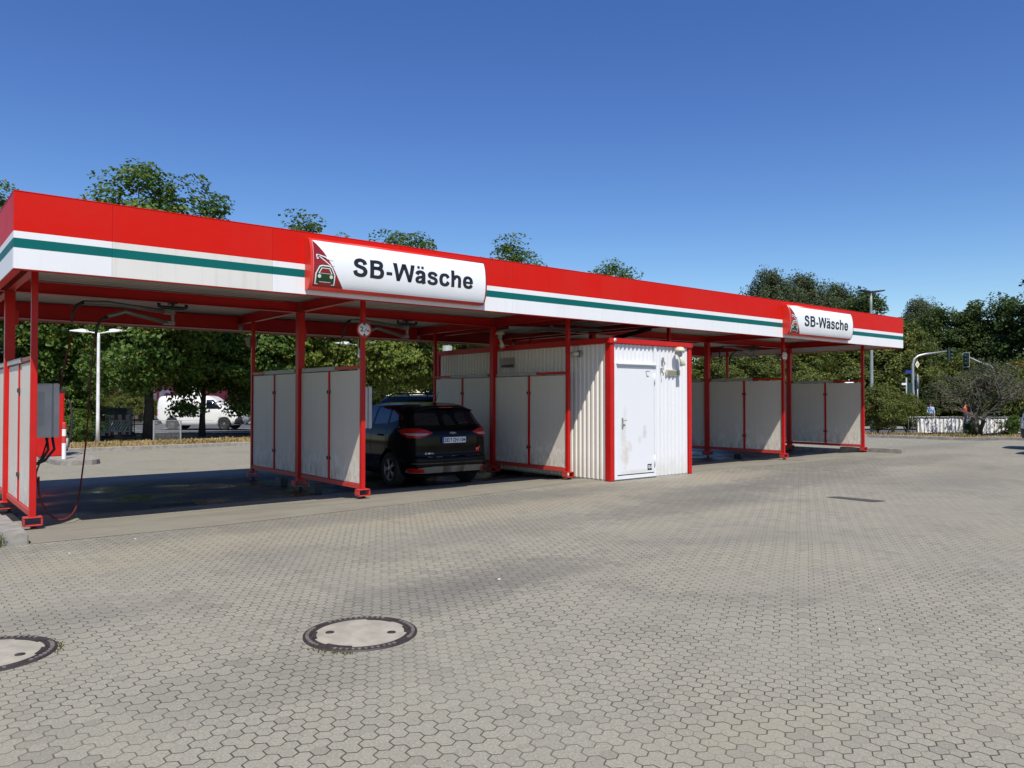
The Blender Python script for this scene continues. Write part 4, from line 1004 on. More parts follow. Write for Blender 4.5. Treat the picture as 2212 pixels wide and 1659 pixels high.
    pl = MB(); pl.bx(-.262, .262, yp - .026, yp - .012, .830, .945); holder = part('plate_holder', pl, M['plastic'], t, .004)
    pl = MB(); pl.bx(-.215, .258, yp - .030, yp - .0265, .835, .941); plate = part('number_plate', pl, M['plate'], holder)
    pl = MB(); pl.bx(-.258, -.216, yp - .030, yp - .0265, .835, .941); part('country_band', pl, M['plate_blue'], holder)
    for s_, x0, x1 in (('DD', -.20, -.095), ('CH', -.03, .075), ('1104', .095, .25)):
        tm = fit(text_mesh(s_, .075, 0, .0045), x0, x1, .851, .926); xf(tm, lambda v: Vector((v.x, yp - .0312, v.y))); tm.materials.clear(); tm.materials.append(M['ink']); part('lettering', tm, None, plate)
    m = MB(); m.lathe([(.0001, -.0315 + yp), (.018, -.0315 + yp), (.018, yp - .03)], (-.063, 0, .91), 14, 'y', 0); m.lathe([(.0001, -.0315 + yp), (.018, -.0315 + yp), (.018, yp - .03)], (-.063, 0, .865), 14, 'y', 1); part('plate_seals', m, [M['sign_green'], M['sleeve']], plate)
    yb = B.lev(1.02)[0]
    m = MB(); m.lathe([(.0001, -.012), (.07, -.012), (.07, 0.01)], (0, 0, 0), 28, 'y'); m.v = [(x, y + yb - .002, z * .42 + 1.02) for x, y, z in m.v]; bd = part('badge', m, M['chrome'], t)
    m = MB(); m.lathe([(.0001, -.014), (.061, -.014), (.061, -.012)], (0, 0, 0), 28, 'y'); m.v = [(x, y + yb - .002, z * .38 + 1.02) for x, y, z in m.v]; bf = part('badge_field', m, M['badge_blue'], bd)
    tm = fit(text_mesh('Ford', .025, 0, .0005), -.038, .038, 1.007, 1.033); xf(tm, lambda v: Vector((v.x, yb - .0175, v.y))); tm.materials.clear(); tm.materials.append(M['chrome']); part('lettering', tm, None, bf)
    tm = fit(text_mesh('C-MAX', .035, 0, .001), -.60, -.42, .635, .668)
    xf(tm, lambda v: B.rear(v.x, v.y) + Vector((0, -.006, 0))); tm.materials.clear(); tm.materials.append(M['chrome']); part('model_lettering', tm, None, t)
    # red animal-shaped sticker
    an = [(.50, .655), (.515, .655), (.518, .68), (.55, .68), (.553, .655), (.568, .655), (.57, .70), (.585, .715), (.58, .735), (.60, .745), (.585, .752), (.56, .735), (.55, .725), (.50, .728), (.492, .71)]
    Pt('sticker', an, rr, M['sticker'], off=.006, gx=.02, gyy=.02)
    m = MB(); m.tube([(.0, -1.48, 1.575), (.0, -1.62, 1.80)], [.008, .004], 6); m.lathe([(.03, 0), (.02, .025), (.0001, .03)], (0, -1.48, 1.56), 12); part('aerial', m, M['black'], t)
    return t
car_black()

def suv(name, label, loc, rz, paintm, Z=1.0, L=1.0, roofrail=True, cat='car'):
    k = Z
    B = Body([(.24 * k, -2.1 * L, 2.1 * L, .82), (.34 * k, -2.25 * L, 2.22 * L, .90), (.55 * k, -2.30 * L, 2.30 * L, .93), (.85 * k, -2.28 * L, 2.26 * L, .935), (1.02 * k, -2.24 * L, 2.1 * L, .92), (1.10 * k, -2.2 * L, 1.5 * L, .91), (1.15 * k, -2.18 * L, 1.15 * L, .90), (1.40 * k, -2.08 * L, .72 * L, .83), (1.60 * k, -1.95 * L, .38 * L, .76), (1.69 * k, -1.80 * L, .1 * L, .66), (1.73 * k, -1.4 * L, -.2 * L, .45), (1.74 * k, -1.1 * L, -.5 * L, .3)], 5.5)
    t = thing(name, label, cat, loc, rz)
    zs = [z * k for z in (.24, .30, .34, .45, .55, .7, .85, .95, 1.02, 1.06, 1.10, 1.15, 1.25, 1.4, 1.5, 1.6, 1.65, 1.69, 1.71, 1.73, 1.74)]
    me = B.shell(zs, 120).mesh('body', [paintm]); me = cut_arches(me, (-1.4 * L, 1.4 * L), .40 * k, .88, .35 * k); part('body', me, None, t)
    B.patch('rear_window', [(-.74, 1.18 * k), (.74, 1.18 * k), (.62, 1.56 * k), (-.62, 1.56 * k)], B.rear, M['glass'], t)
    B.patch('rear_bumper', [(-1.1, .34 * k), (1.1, .34 * k), (1.1, .62 * k), (-1.1, .62 * k)], B.rear, M['plastic'], t, off=.012)
    m = MB(); yb = B.lev(.8)[0]; m.bx(-.26, .26, yb - .015, yb + .01, .82 * k, .93 * k); part('number_plate', m, M['plate'], t)
    for sg in (-1, 1):
        B.patch('tail_light', [(sg * .72, .88 * k), (sg * 1.05, .86 * k), (sg * 1.05, 1.28 * k), (sg * .80, 1.30 * k)], B.rear, M['lens_red'], t, off=.012, gx=.03)
        for ys in (((.55 * L, -.35 * L), (.25 * L, -.33 * L)), ((-.42 * L, -1.15 * L), (-.40 * L, -1.12 * L)), ((-1.22 * L, -1.85 * L), (-1.2 * L, -1.65 * L))):
            B.patch('side_window', [(ys[0][0], 1.19 * k), (ys[0][1], 1.2 * k), (ys[1][1], 1.57 * k), (ys[1][0], 1.57 * k)], lambda y, z: B.side(y, z, sg), M['glass'], t)
        if roofrail:
            m = MB(); m.tube([(sg * .58, -1.7 * L, 1.69 * k), (sg * .60, -1.5 * L, 1.775 * k), (sg * .60, -.1 * L, 1.775 * k), (sg * .58, .15 * L, 1.69 * k)], .018, 8)
            for y in (-1.1, -.6): m.tube([(sg * .59, y * L, 1.70 * k), (sg * .60, y * L, 1.775 * k)], .015, 6)
            part('roof_rail', m, M['black'], t)
        for y in (-1.4, 1.4): wheel(t, sg * .82, y * L, .35 * k, sg)
    return t
p = at(985, 20.5); suv('parked_car', 'dark green estate car with roof rails behind the black car', (p.x, p.y, p.z), YAW + PI / 2 + PI * .5 - R(12), M['dpaint'], 1.06)
suv('parked_van', 'white van rear corner with red tail light at the right edge', (28.95, 6.55, gz(28.9, 6.5)), R(-171), M['wpaint'], 1.08, 1.0, False, 'van')
suv('parked_car', 'white car just outside the right edge, known by its shadow on the paving', (26.3, 5.55, gz(26, 5.5)), R(-176), M['wpaint'], .9, .95, False, 'car')

def white_van():
    B = Body([(.28, -2.3, 2.2, .86), (.40, -2.42, 2.42, .93), (.60, -2.45, 2.45, .95), (.95, -2.45, 2.36, .952), (1.05, -2.44, 2.2, .95), (1.16, -2.43, 1.75, .945), (1.22, -2.43, 1.58, .94), (1.55, -2.40, 1.12, .91), (1.80, -2.35, .78, .86), (1.90, -2.25, .62, .80), (1.95, -2.0, .4, .68), (1.97, -1.6, 0, .5)], 7)
    p = at(441, 44.5); rz = YAW - PI          # heading to the right of the picture, side towards us
    t = thing('delivery_van', 'white panel van driving on the road behind the trees', 'van', p, YAW + PI)
    zs = [.28, .34, .40, .5, .60, .78, .95, 1.0, 1.05, 1.10, 1.16, 1.19, 1.22, 1.38, 1.55, 1.68, 1.80, 1.86, 1.90, 1.93, 1.95, 1.965, 1.97]
    me = B.shell(zs, 160).mesh('body', [M['wpaint']]); me = cut_arches(me, (-1.45, 1.5), .40, .92, .33); part('body', me, None, t)
    for sg in (-1, 1):
        sd = lambda y, z: B.side(y, z, sg)
        B.patch('side_window', [(1.35, 1.2), (.50, 1.2), (.50, 1.72), (.82, 1.72)], sd, M['glass'], t)
        B.patch('tail_light', [(-2.43, .82), (-2.30, .82), (-2.30, 1.18), (-2.43, 1.18)], sd, M['lens_red'], t, off=.01, gx=.02)
        B.patch('bumper', [(2.05, .34), (2.43, .34), (2.43, .72), (2.30, .78), (2.12, .60)], sd, M['plastic'], t, off=.01, gx=.03)
        B.patch('bumper', [(-2.43, .34), (-2.0, .34), (-2.05, .50), (-2.30, .66), (-2.43, .78)], sd, M['plastic'], t, off=.01, gx=.03)
        B.patch('headlight', [(2.22, .80), (2.36, .80), (2.28, 1.0), (2.08, 1.02)], sd, M['lens_white'], t, off=.01, gx=.03)
        m = MB()
        for y in (-1.0, .42, 1.28): m.tube([B.side(y, z, sg) + Vector((sg * .001, 0, 0)) for z in (.55, .8, 1.1, 1.4, 1.7)], .006, 4)
        m.tube([B.side(y, 1.05, sg) + Vector((sg * .001, 0, 0)) for y in (-2.2, -1.5, -.8, 0)], .006, 4); m.tube([B.side(y, .55, sg) + Vector((sg * .001, 0, 0)) for y in (-1.0, 0, .9)], .006, 4)
        for y0, y1 in ((-2.05, -1.1), (-.95, .35)): m.tube([B.side(y, z, sg) + Vector((sg * .001, 0, 0)) for y, z in ((y0, 1.22), (y1, 1.22), (y1, 1.70), (y0, 1.70), (y0, 1.22))], .006, 4)
        part('door_gap', m, M['sleeve'], t)
        for y in (-1.45, 1.5): wheel(t, sg * .84, y, .335, sg, 8)
    return t
v = white_van(); v.rotation_euler = (0, 0, math.atan2(RT.y, RT.x) - PI / 2)

# ------------------------------------------------------------------ trees
def leaf_cloud(rnd, centres, per, rad, flat, size, up=.5):
    """many small folded leaves in clusters round the given centres"""
    vs = []; fs = []
    for c, out, sc in centres:
        for k in range(per):
            while True:
                d = Vector((rnd.uniform(-1, 1), rnd.uniform(-1, 1), rnd.uniform(-1, 1)))
                if .05 < d.length < 1: break
            d = d * (d.length ** -.35)
            p = c + Vector((d.x * rad * sc, d.y * rad * sc, d.z * rad * flat * sc))
            nrm = (out * .55 + Vector((0, 0, up)) + Vector((rnd.gauss(0, .42), rnd.gauss(0, .42), rnd.gauss(0, .42))))
            if nrm.length < .05: nrm = Vector((0, 0, 1))
            nrm.normalize(); t = nrm.cross(Vector((rnd.gauss(0, 1), rnd.gauss(0, 1), rnd.gauss(0, .5)))); t.normalize(); b = nrm.cross(t)
            L = size * rnd.uniform(.65, 1.25); W = L * rnd.uniform(.38, .52); n0 = len(vs)
            f = nrm * L * .12
            vs += [p - t * L * .5, p + b * W + f, p + t * L * .5 - nrm * L * .1, p - b * W + f]
            fs += [(n0, n0 + 1, n0 + 2), (n0, n0 + 2, n0 + 3)]
    return vs, fs
def crown_mesh(name, mat, seed, rx, rz, zc, ncl, per, rad, flat, size, low=-.9, up=.5, fill=.35, taper=.45):
    rnd = random.Random(seed); cs = []
    lobes = [(Vector((rnd.gauss(0, .42), rnd.gauss(0, .42), rnd.gauss(0, .45))), rnd.uniform(.36, .62)) for _ in range(11)] + [(Vector((0, 0, -.1)), .78), (Vector((rnd.gauss(0, .1), rnd.gauss(0, .1), .62)), .36)]
    while len(cs) < ncl:
        lc, lr = rnd.choice(lobes)
        d = Vector((rnd.gauss(0, 1), rnd.gauss(0, 1), rnd.gauss(0, 1))).normalized()
        r = lr * (1 - fill * rnd.random() ** 1.4) * rnd.uniform(.92, 1.12)
        q = lc + d * r
        if q.z < low or q.length > 1.08: continue
        k = 1 - taper * max(0, q.z) ** 1.2
        cs.append((Vector((q.x * rx * k, q.y * rx * k, zc + q.z * rz)), Vector((q.x, q.y, q.z * .8)).normalized(), rnd.uniform(.6, 1.25)))
    vs, fs = leaf_cloud(rnd, cs, per, rad, flat, size, up)
    me = bpy.data.meshes.new(name); me.from_pydata([tuple(v) for v in vs], [], fs); me.materials.append(mat); return me, cs
def trunk_mesh(name, mat, seed, h, r, cs, zbase, nbr, stems=1):
    rnd = random.Random(seed); mb = MB()
    for sidx in range(stems):
        ox = Vector((rnd.gauss(0, r * 2), rnd.gauss(0, r * 2), 0)) if stems > 1 else Vector((0, 0, 0))
        pts = [ox + Vector((rnd.gauss(0, .05) * k, rnd.gauss(0, .05) * k, -.1 + (h + .1) * k / 6)) for k in range(7)]
        mb.tube(pts, [r * (1.25 if k == 0 else 1 - .75 * k / 6) for k in range(7)], 9)
        for c in rnd.sample(cs, min(nbr, len(cs))):
            t = rnd.uniform(.25, .9); base = pts[0].lerp(pts[-1], t); base.z = max(zbase, min(base.z, c[0].z - .1))
            k = base.z / h * 6; i = max(0, min(5, int(k))); base = pts[i].lerp(pts[i + 1], max(0, min(1, k - i)))
            mid = base.lerp(c[0], .5) + Vector((0, 0, .06 * (c[0] - base).length))
            rr = r * .32 * (1 - .5 * t); mb.tube([base, mid, c[0]], [rr, rr * .6, rr * .22], 5)
    return mb.mesh(name, mat)
TREES = {}
def template(key, leafm, barkm, seed, h, rx, rz, zc, ncl, per, rad, flat, size, r, nbr, low=-.95, up=.5, stems=1, fill=.35, th=None, taper=.45):
    cm, cs = crown_mesh('crown', M[leafm], seed, rx, rz, zc, ncl, per, rad, flat, size, low, up, fill, taper)
    tm = trunk_mesh('trunk', M[barkm], seed + 1, th or zc + rz * .5, r, cs, max(.2, (zc - rz) * .8), nbr, stems)
    TREES[key] = (tm, cm)
template('maple_a', 'maple', 'bark', 11, 13, 4.4, 5.4, 7.4, 360, 100, .85, .6, .195, .24, 46, taper=.22)
template('maple_b', 'maple', 'bark', 23, 13, 4.6, 5.4, 7.5, 360, 100, .85, .6, .195, .22, 46, taper=.30)
template('maple_low', 'maple', 'bark', 37, 8, 3.7, 3.7, 4.75, 280, 90, .72, .55, .185, .17, 36)
template('light_tree', 'light', 'bark_grey', 41, 9, 3.4, 3.6, 5.2, 250, 84, .72, .5, .19, .13, 40)
template('dark_tree', 'dark', 'bark', 53, 10, 4.0, 4.9, 5.3, 290, 95, .8, .65, .20, .2, 30, -1.0)
template('dark_tree_b', 'dark', 'bark', 57, 10, 3.7, 5.1, 5.4, 290, 95, .75, .65, .20, .2, 30, -1.0)
template('olive_tree', 'olive', 'bark_grey', 61, 8, 3.4, 3.9, 4.1, 270, 95, .7, .6, .17, .13, 34, -1.05)
template('grey_tree', 'grey_leaf', 'bark_grey', 71, 12, 3.9, 4.9, 7.4, 320, 95, .62, 1.15, .15, .2, 44, -.95, .2, taper=.3)
template('bush', 'olive', 'bark_grey', 81, 2.5, 1.25, 1.15, 1.3, 140, 75, .32, .7, .08, .025, 26, -1.0, .4, 5, .35, 1.3)
template('bush_dark', 'maple', 'bark', 87, 2.5, 1.3, 1.1, 1.1, 140, 75, .32, .7, .09, .025, 22, -1.0, .4, 5, .35, 1.3)
template('autumn_bush', 'autumn', 'bark_grey', 91, 2.5, 1.6, 1.7, 1.9, 150, 75, .42, .7, .11, .04, 26, -1.05, .4, 4, .35, 1.6)
def tree(key, px, w, label, sc=1., rz=None, name='tree', cat='tree', group=None, zs=1., dz=0.):
    p = at(px, w, dz); t = thing(name, label, cat, p, (px * 1.37 + w) % 6.28 if rz is None else rz, group)
    t.scale = (sc, sc, sc * zs)
    link('trunk', TREES[key][0], t); link('crown', TREES[key][1], t); return t
G1 = 'maples along the road behind the wash'
for key, px, w, sc, lb in (
    ('maple_b', -22, 33, .84, 'maple whose crown just shows at the top left corner of the roof'),
    ('maple_a', 322, 32.8, .90, 'tall maple with thick dark trunk seen left of the white van tail'),
    ('maple_low', 437, 36.5, .84, 'smaller maple with thin trunk standing in front of the white van'),
    ('maple_b', 648, 39.5, .86, 'maple crown showing above the roof just left of the first signboard'),
    ('maple_a', 868, 58, 1.10, 'maple crown above the roof over the middle of the first signboard'),
    ('maple_b', 1108, 59, 1.08, 'maple crown above the roof just right of the first signboard'),
    ('maple_a', 1320, 62, .98, 'small maple crown above the roof over the white container'),
    ('maple_low', 130, 35, .86, 'low maple seen behind the left white lamp post'),
    ('maple_low', 225, 57, 1.15, 'maple in the shade far behind the red and white barriers'),
    ('maple_low', 560, 37.5, .84, 'low maple seen just left of the partition beside the black car')):
    tree(key, px, w, lb, sc, None, 'maple_tree', 'tree', G1, 1., .08)
for key, px, w, sc, lb in (
    ('light_tree', 700, 38.5, .92, 'bright green tree seen between the partition and the black car'),
    ('light_tree', 850, 36, .86, 'bright green tree directly above the roof of the black car'),
    ('light_tree', 955, 38.5, .92, 'bright green tree touching the left side of the container'),
    ('dark_tree', 620, 59, .98, 'dark tree behind the bright ones left of the black car'),
    ('dark_tree_b', 790, 60, .98, 'dark tree behind the bright green ones above the car'),
    ('dark_tree', 985, 60, .95, 'dark tree behind the container roof'),
    ('dark_tree_b', 40, 59, 1.0, 'dark tree behind the leftmost red post')):
    tree(key, px, w, lb, sc, None, 'leafy_tree', 'tree', 'trees seen under the canopy')
G3 = 'trees beyond the crossing on the right'
for key, px, w, sc, zs, lb in (
    ('olive_tree', 1540, 58, .78, 1, 'low olive green tree right beside the container'),
    ('olive_tree', 1640, 59, .80, 1, 'olive green tree seen over the partition right of the container'),
    ('olive_tree', 1745, 58, .80, 1, 'olive green tree seen between the two right partitions'),
    ('olive_tree', 1850, 58.5, .86, 1, 'olive green tree behind the last post of the canopy'),
    ('dark_tree', 1580, 66, .86, 1, 'dark tree behind the olive one right of the container'),
    ('dark_tree_b', 1730, 66, .88, 1, 'dark tree behind the right partitions'),
    ('grey_tree', 1656, 84, 1.27, 1, 'grey green feathery tree, left of three above the right signboard'),
    ('grey_tree', 1800, 88, 1.20, 1, 'grey green feathery tree, right of three above the right signboard'),
    ('grey_tree', 1728, 86, 1.26, 1, 'grey green feathery tree in the middle of three above the right signboard'),
    ('dark_tree_b', 1535, 82, 1.22, 1, 'far dark treetop just left of the feathery trees'),
    ('dark_tree', 1870, 78, 1.26, 1, 'dark tree behind the tall black street lamp'),
    ('grey_tree', 1985, 72, .90, 1, 'pale feathery tree just right of the canopy end'),
    ('olive_tree', 1925, 59, 1.05, 1, 'olive tree right behind the tall black street lamp pole'),
    ('dark_tree', 2040, 66, .96, 1, 'dark tree behind the left traffic light arm'),
    ('dark_tree_b', 2110, 64, .95, 1, 'dark tree behind the two hanging traffic lights'),
    ('dark_tree', 2175, 62, 1.0, 1, 'dark tree behind the right traffic light mast'),
    ('dark_tree_b', 2245, 58, 1.12, 1, 'tallest dark tree at the right edge'),
    ('olive_tree', 2075, 62, .72, 1, 'olive shrub like tree behind the white barrier sheet'),
    ('olive_tree', 2200, 57.5, .66, 1, 'olive bush like tree behind the white van'),
    ('dark_tree', 2330, 60, 1.1, 1, 'dark tree cut by the right edge of the picture'),
    ('dark_tree_b', 1960, 64, .80, 1, 'dark tree low behind the blue street sign')):
    tree(key, px, w, lb, sc, None, 'leafy_tree', 'tree', G3, zs)
GB = 'shrubs on the verges'
for key, px, w, sc, lb in (
    ('bush_dark', 150, 33, 1.05, 'dark green bush left of the white lamp post'), ('bush_dark', 172, 31, .62, 'small dark bush at the foot of the white lamp post'),
    ('bush', 262, 54, .95, 'yellow green shrub behind the red and white barriers'), ('bush', 306, 54.5, .95, 'green shrub left of the thick maple trunk'),
    ('bush', 225, 55, 1.0, 'yellow green shrub beside the green utility box'),
    ('bush', 1895, 36.2, .95, 'dense bush on the verge directly right of the last post'), ('bush', 1925, 37.5, .95, 'bush on the verge, middle of three by the canopy end'),
    ('bush', 1958, 38.8, .80, 'bush on the verge nearest the pedestrian light'),
    ('autumn_bush', 2190, 39, 1.0, 'reddish yellow bush behind the bare tree'), ('bush', 2210, 37, 1.2, 'green bush beside the white van'),
    ('bush_dark', 2188, 35.5, .42, 'little dark bush in front of the white barrier sheet'), ('bush_dark', 2098, 35.6, .32, 'little dark bush at the foot of the bare tree')):
    tree(key, px, w, lb, sc, None, 'shrub', 'shrub', GB)
# half-bare spreading tree
def bare_tree():
    rnd = random.Random(5); mb = MB(); tips = []
    def grow(p, d, L, r, dep):
        pts = [p]; q = p
        for k in range(3):
            d = (d + Vector((rnd.gauss(0, .16), rnd.gauss(0, .16), rnd.gauss(0, .10)))).normalized(); q = q + d * L / 3; pts.append(q)
        mb.tube(pts, [r, r * .88, r * .78, r * .66], 6 if dep < 2 else 4, caps=dep < 1)
        if dep >= 5 or r < .006: tips.append((q, d, 1.)); return
        for k in range(3 if dep < 4 else 2):
            a = rnd.uniform(0, 2 * PI); side = Vector((math.cos(a), math.sin(a), rnd.uniform(-.15, .35)))
            grow(q if k < 2 else pts[2], (d * .62 + side * .62).normalized(), L * rnd.uniform(.66, .86), r * .60, dep + 1)
    for dx, dy in ((-.5, .1), (.55, .0), (.05, .4)): grow(Vector((dx * .15, dy * .15, -.05)), Vector((dx, dy, 1)).normalized(), 1.25, .10, 0)
    # flatten the top into an umbrella shape
    w = mb.mesh('branches', M['bark_grey'])
    vs, fs = leaf_cloud(rnd, [t for t in tips if rnd.random() < .62], 8, .20, .8, .08)
    me = bpy.data.meshes.new('leaves'); me.from_pydata([tuple(v) for v in vs], [], fs); me.materials.append(M['grey_leaf'])
    t = thing('bare_tree', 'half bare spreading tree with forked grey trunk before the white barriers', 'tree', at(2116, 34.6, .08), .4)
    t.scale = (1.08, 1.08, .98)
    link('branches', w, t); link('leaves', me, t)
bare_tree()
# weeds at the kerb
wd = thing('weed', 'small green weed at the joint of the left kerb', 'weed', (1.02, 10.13, 0))
rnd = random.Random(9); vs, fs = leaf_cloud(rnd, [(Vector((0, 0, .03)), Vector((0, -1, 0)), 1.), (Vector((.03, 0, .09)), Vector((0, -1, 0)), .7), (Vector((-.07, -.01, .015)), Vector((0, 0, 1)), .9)], 16, .03, .6, .018)
me = bpy.data.meshes.new('leaves'); me.from_pydata([tuple(v) for v in vs], [], fs); me.materials.append(M['weed']); link('leaves', me, wd)
m = MB(); m.tube([(0, 0, 0), (.01, 0, .1), (.02, 0, .16)], .003, 4); part('stem', m, M['weed'], wd)
# straw tufts along the verge kerb
rnd = random.Random(21); vs = []; fs = []
KL = kerb_line[1:9]
for k in range(9000):
    i = rnd.randrange(len(KL) - 1); p = KL[i].lerp(KL[i + 1], rnd.random()); p = p + p.normalized() * rnd.uniform(.2, 4.2 if i < 3 else 2.6)
    z = gz(p.x, p.y) + .09; a = rnd.uniform(0, PI); s = rnd.uniform(.02, .05); hh = rnd.uniform(.04, .13); n0 = len(vs)
    vs += [(p.x - s * math.cos(a), p.y - s * math.sin(a), z), (p.x + s * math.cos(a), p.y + s * math.sin(a), z), (p.x + rnd.gauss(0, .05), p.y + rnd.gauss(0, .05), z + hh)]; fs.append((n0, n0 + 1, n0 + 2))
me = bpy.data.meshes.new('dry_grass'); me.from_pydata(vs, [], fs); me.materials.append(M['verge'])
tag(link('dry_grass', me), 'straw coloured dry grass on the verge behind the kerb', 'grass', None, 'stuff')

# ------------------------------------------------------------------ street furniture, left
def yard_lamp(px, w, top, label):
    p = at(px, w, .1); hgt = top - p.z; t = thing('lamp_post', label, 'lamp post', p, YAW - PI / 2, 'white double arm lamp posts behind the wash')
    m = MB(); m.tube([(0, 0, -.1), (0, 0, 1.0), (0, 0, hgt - .25), (0, 0, hgt)], [.075, .065, .055, .04], 12); part('pole', m, M['white_pole'], t)
    for sg in (-1, 1):
        m = MB(); m.tube([(0, 0, hgt - .03), (sg * .45, 0, hgt + .05)], .025, 8); ar = part('arm', m, M['wpaint'], t)
        m = MB(); pr = [(.42, hgt + .0), (.46, hgt + .13), (.62, hgt + .15), (1.08, hgt + .09), (1.10, hgt + .06), (.62, hgt + .01)]
        m.prism([(sg * a, b) for a, b in pr], -.11, .11, 'y'); part('lamp_head', m, M['wpaint'], ar, .012)
    return t
yard_lamp(212, 29.6, 4.15, 'white flaking double arm lamp post seen through the leftmost bay')
yard_lamp(775, 36.3, 4.15, 'white double arm lamp post seen behind the post by the black car')
# mesh panel railing
p = at(362, 29.9, .1); t = thing('mesh_railing', 'short steel railing with wire mesh on the verge', 'railing', p, YAW - PI / 2)
for x in (-.52, .52):
    m = MB(); m.bx(x - .03, x + .03, -.02, .02, -.1, .86); part('post', m, M['steel'], t, .004)
m = MB()
for k in range(21): m.bx(-.49 + k * .049 - .003, -.49 + k * .049 + .003, -.003, .003, .16, .84)
for k in range(14): m.bx(-.49, .49, -.0065, -.0035, .16 + k * .052, .166 + k * .052)
m.bx(-.49, .49, -.012, .012, .835, .86); part('wire_mesh', m, M['steel'], t)
# red and white boards
def board(px, w, rz, width, label):
    p = at(px, w, .03); t = thing('barrier_board', label, 'barrier', p, YAW - PI / 2 + rz, 'red and white barrier boards under the trees')
    m = MB(); n = 7
    for k in range(n): m.bx(-width / 2 + width * k / n, -width / 2 + width * (k + 1) / n, -.02, .02, .74, 1.0, k % 2)
    part('top_board', m, [M['band_white'], M['band_red']], t)
    m = MB(); m.bx(-width / 2, width / 2, -.018, .018, .20, .25); m.bx(-width / 2, width / 2, -.018, .018, .68, .739)
    k = -width / 2
    while k < width / 2 - .30: m.bar((k, 0, .25), (k + .32, 0, .68), .022, .07); k += .16
    m.bx(-width / 2 - .02, -width / 2 + .03, -.02, .02, .05, 1.0); m.bx(width / 2 - .03, width / 2 + .02, -.02, .02, .05, 1.0); part('slats', m, M['band_white'], t)
    m = MB()
    for k in range(n): m.bx(-width / 2 + width * k / n, -width / 2 + width * (k + 1) / n, -.018, .018, .06, .195, (k + 1) % 2)
    part('bottom_board', m, [M['band_white'], M['band_red']], t)
    m = MB(); m.bx(-width / 2 - .05, -width / 2 + .2, -.35, .35, -.02, .06); m.bx(width / 2 - .2, width / 2 + .05, -.35, .35, -.02, .06); part('foot_plate', m, M['black'], t)
board(205, 35.3, R(2), 1.35, 'red and white barrier board left of two, behind the white lamp post')
board(252, 36.6, R(-18), 1.6, 'red and white barrier board right of two, under the maple')
p = at(280, 37.2); t = thing('black_barrier', 'black tubular barrier end beside the red and white boards', 'barrier', p, YAW - PI / 2)
m = MB(); m.tube([(-.5, 0, .95), (.15, 0, 1.0), (.24, 0, .9), (.24, 0, .02)], .025, 8); m.tube([(.05, 0, .98), (.05, 0, .1)], .018, 8); m.tube([(-.2, 0, .5), (.24, 0, .5)], .015, 6); part('frame', m, M['black'], t)
m = MB(); m.bx(-.12, .22, -.1, .1, 0, .18); part('base', m, M['black'], t)
p = at(243, 38.8); t = thing('utility_box', 'dark green utility box behind the red and white boards', 'utility box', p, YAW - PI / 2)
m = MB(); m.bx(-.9, .9, -.3, .3, 0, 1.25); part('body', m, M['boxgreen'], t, .02); m = MB(); m.bx(-.95, .95, -.34, .34, 1.255, 1.33); part('lid', m, M['boxgreen'], t, .01)
# vacuum station
p = at(116, 22.6, .13); t = thing('vacuum_station', 'red coin vacuum station with black hose at the left', 'vacuum', p, R(-6))
m = MB(); m.bx(-.42, .26, -.26, .26, 0, 1.86); body = part('body', m, M['red'], t, .02)
m = MB(); m.bx(-.44, .30, -.28, .28, 1.865, 1.99); part('cap', m, M['black'], t, .02)
tm = fit(text_mesh('Sauger', .09, 0, .004), -.40, .10, 0, .12); xf(tm, lambda v: Vector((v.x * .88 + .10 - (v.y) * .3, -.2635, 1.58 + v.y + (v.x + .4) * .45))); tm.materials.clear(); tm.materials.append(M['sign_white']); part('lettering', tm, None, body)
m = MB(); m.bx(-.2, .13, -.264, -.2605, 1.18, 1.33); m.bx(-.2, .08, -.264, -.2605, .86, .92); m.bx(-.04, .03, -.264, -.2605, .80, 1.04); part('label_plate', m, M['sign_white'], body)
m = MB()
for k in range(3): m.bx(-.17, .10, -.2665, -.2645, 1.205 + k * .04, 1.220 + k * .04)
part('label_print', m, M['red'], body)
m = MB(); m.tube([(.30, -.05, 1.75), (.42, -.12, 1.55), (.47, -.15, 1.1), (.44, -.15, .6), (.36, -.12, .25), (.33, -.1, .15)], .035, 8); hs_ = part('hose', m, M['black'], t)
m = MB(); m.tube([(.33, -.16, .20), (.33, -.16, .52)], .05, 10); part('nozzle', m, M['sleeve'], hs_)
p = at(139.5, 21.5, .0); t = thing('bollard', 'red and white striped bollard on the vacuum island', 'bollard', (p.x, p.y, p.z + .13))
m = MB()
for z0, z1, mi in ((0, .44, 1), (.44, .64, 0), (.64, .83, 1), (.83, 1.0, 0)): m.lathe([(.055, z0), (.055, z1)], n=20, mi=mi)
m.lathe([(.055, 1.0), (.045, 1.02), (.0001, 1.025)], n=20, mi=0); part('tube', m, [M['red_fade'], M['wpaint']], t)
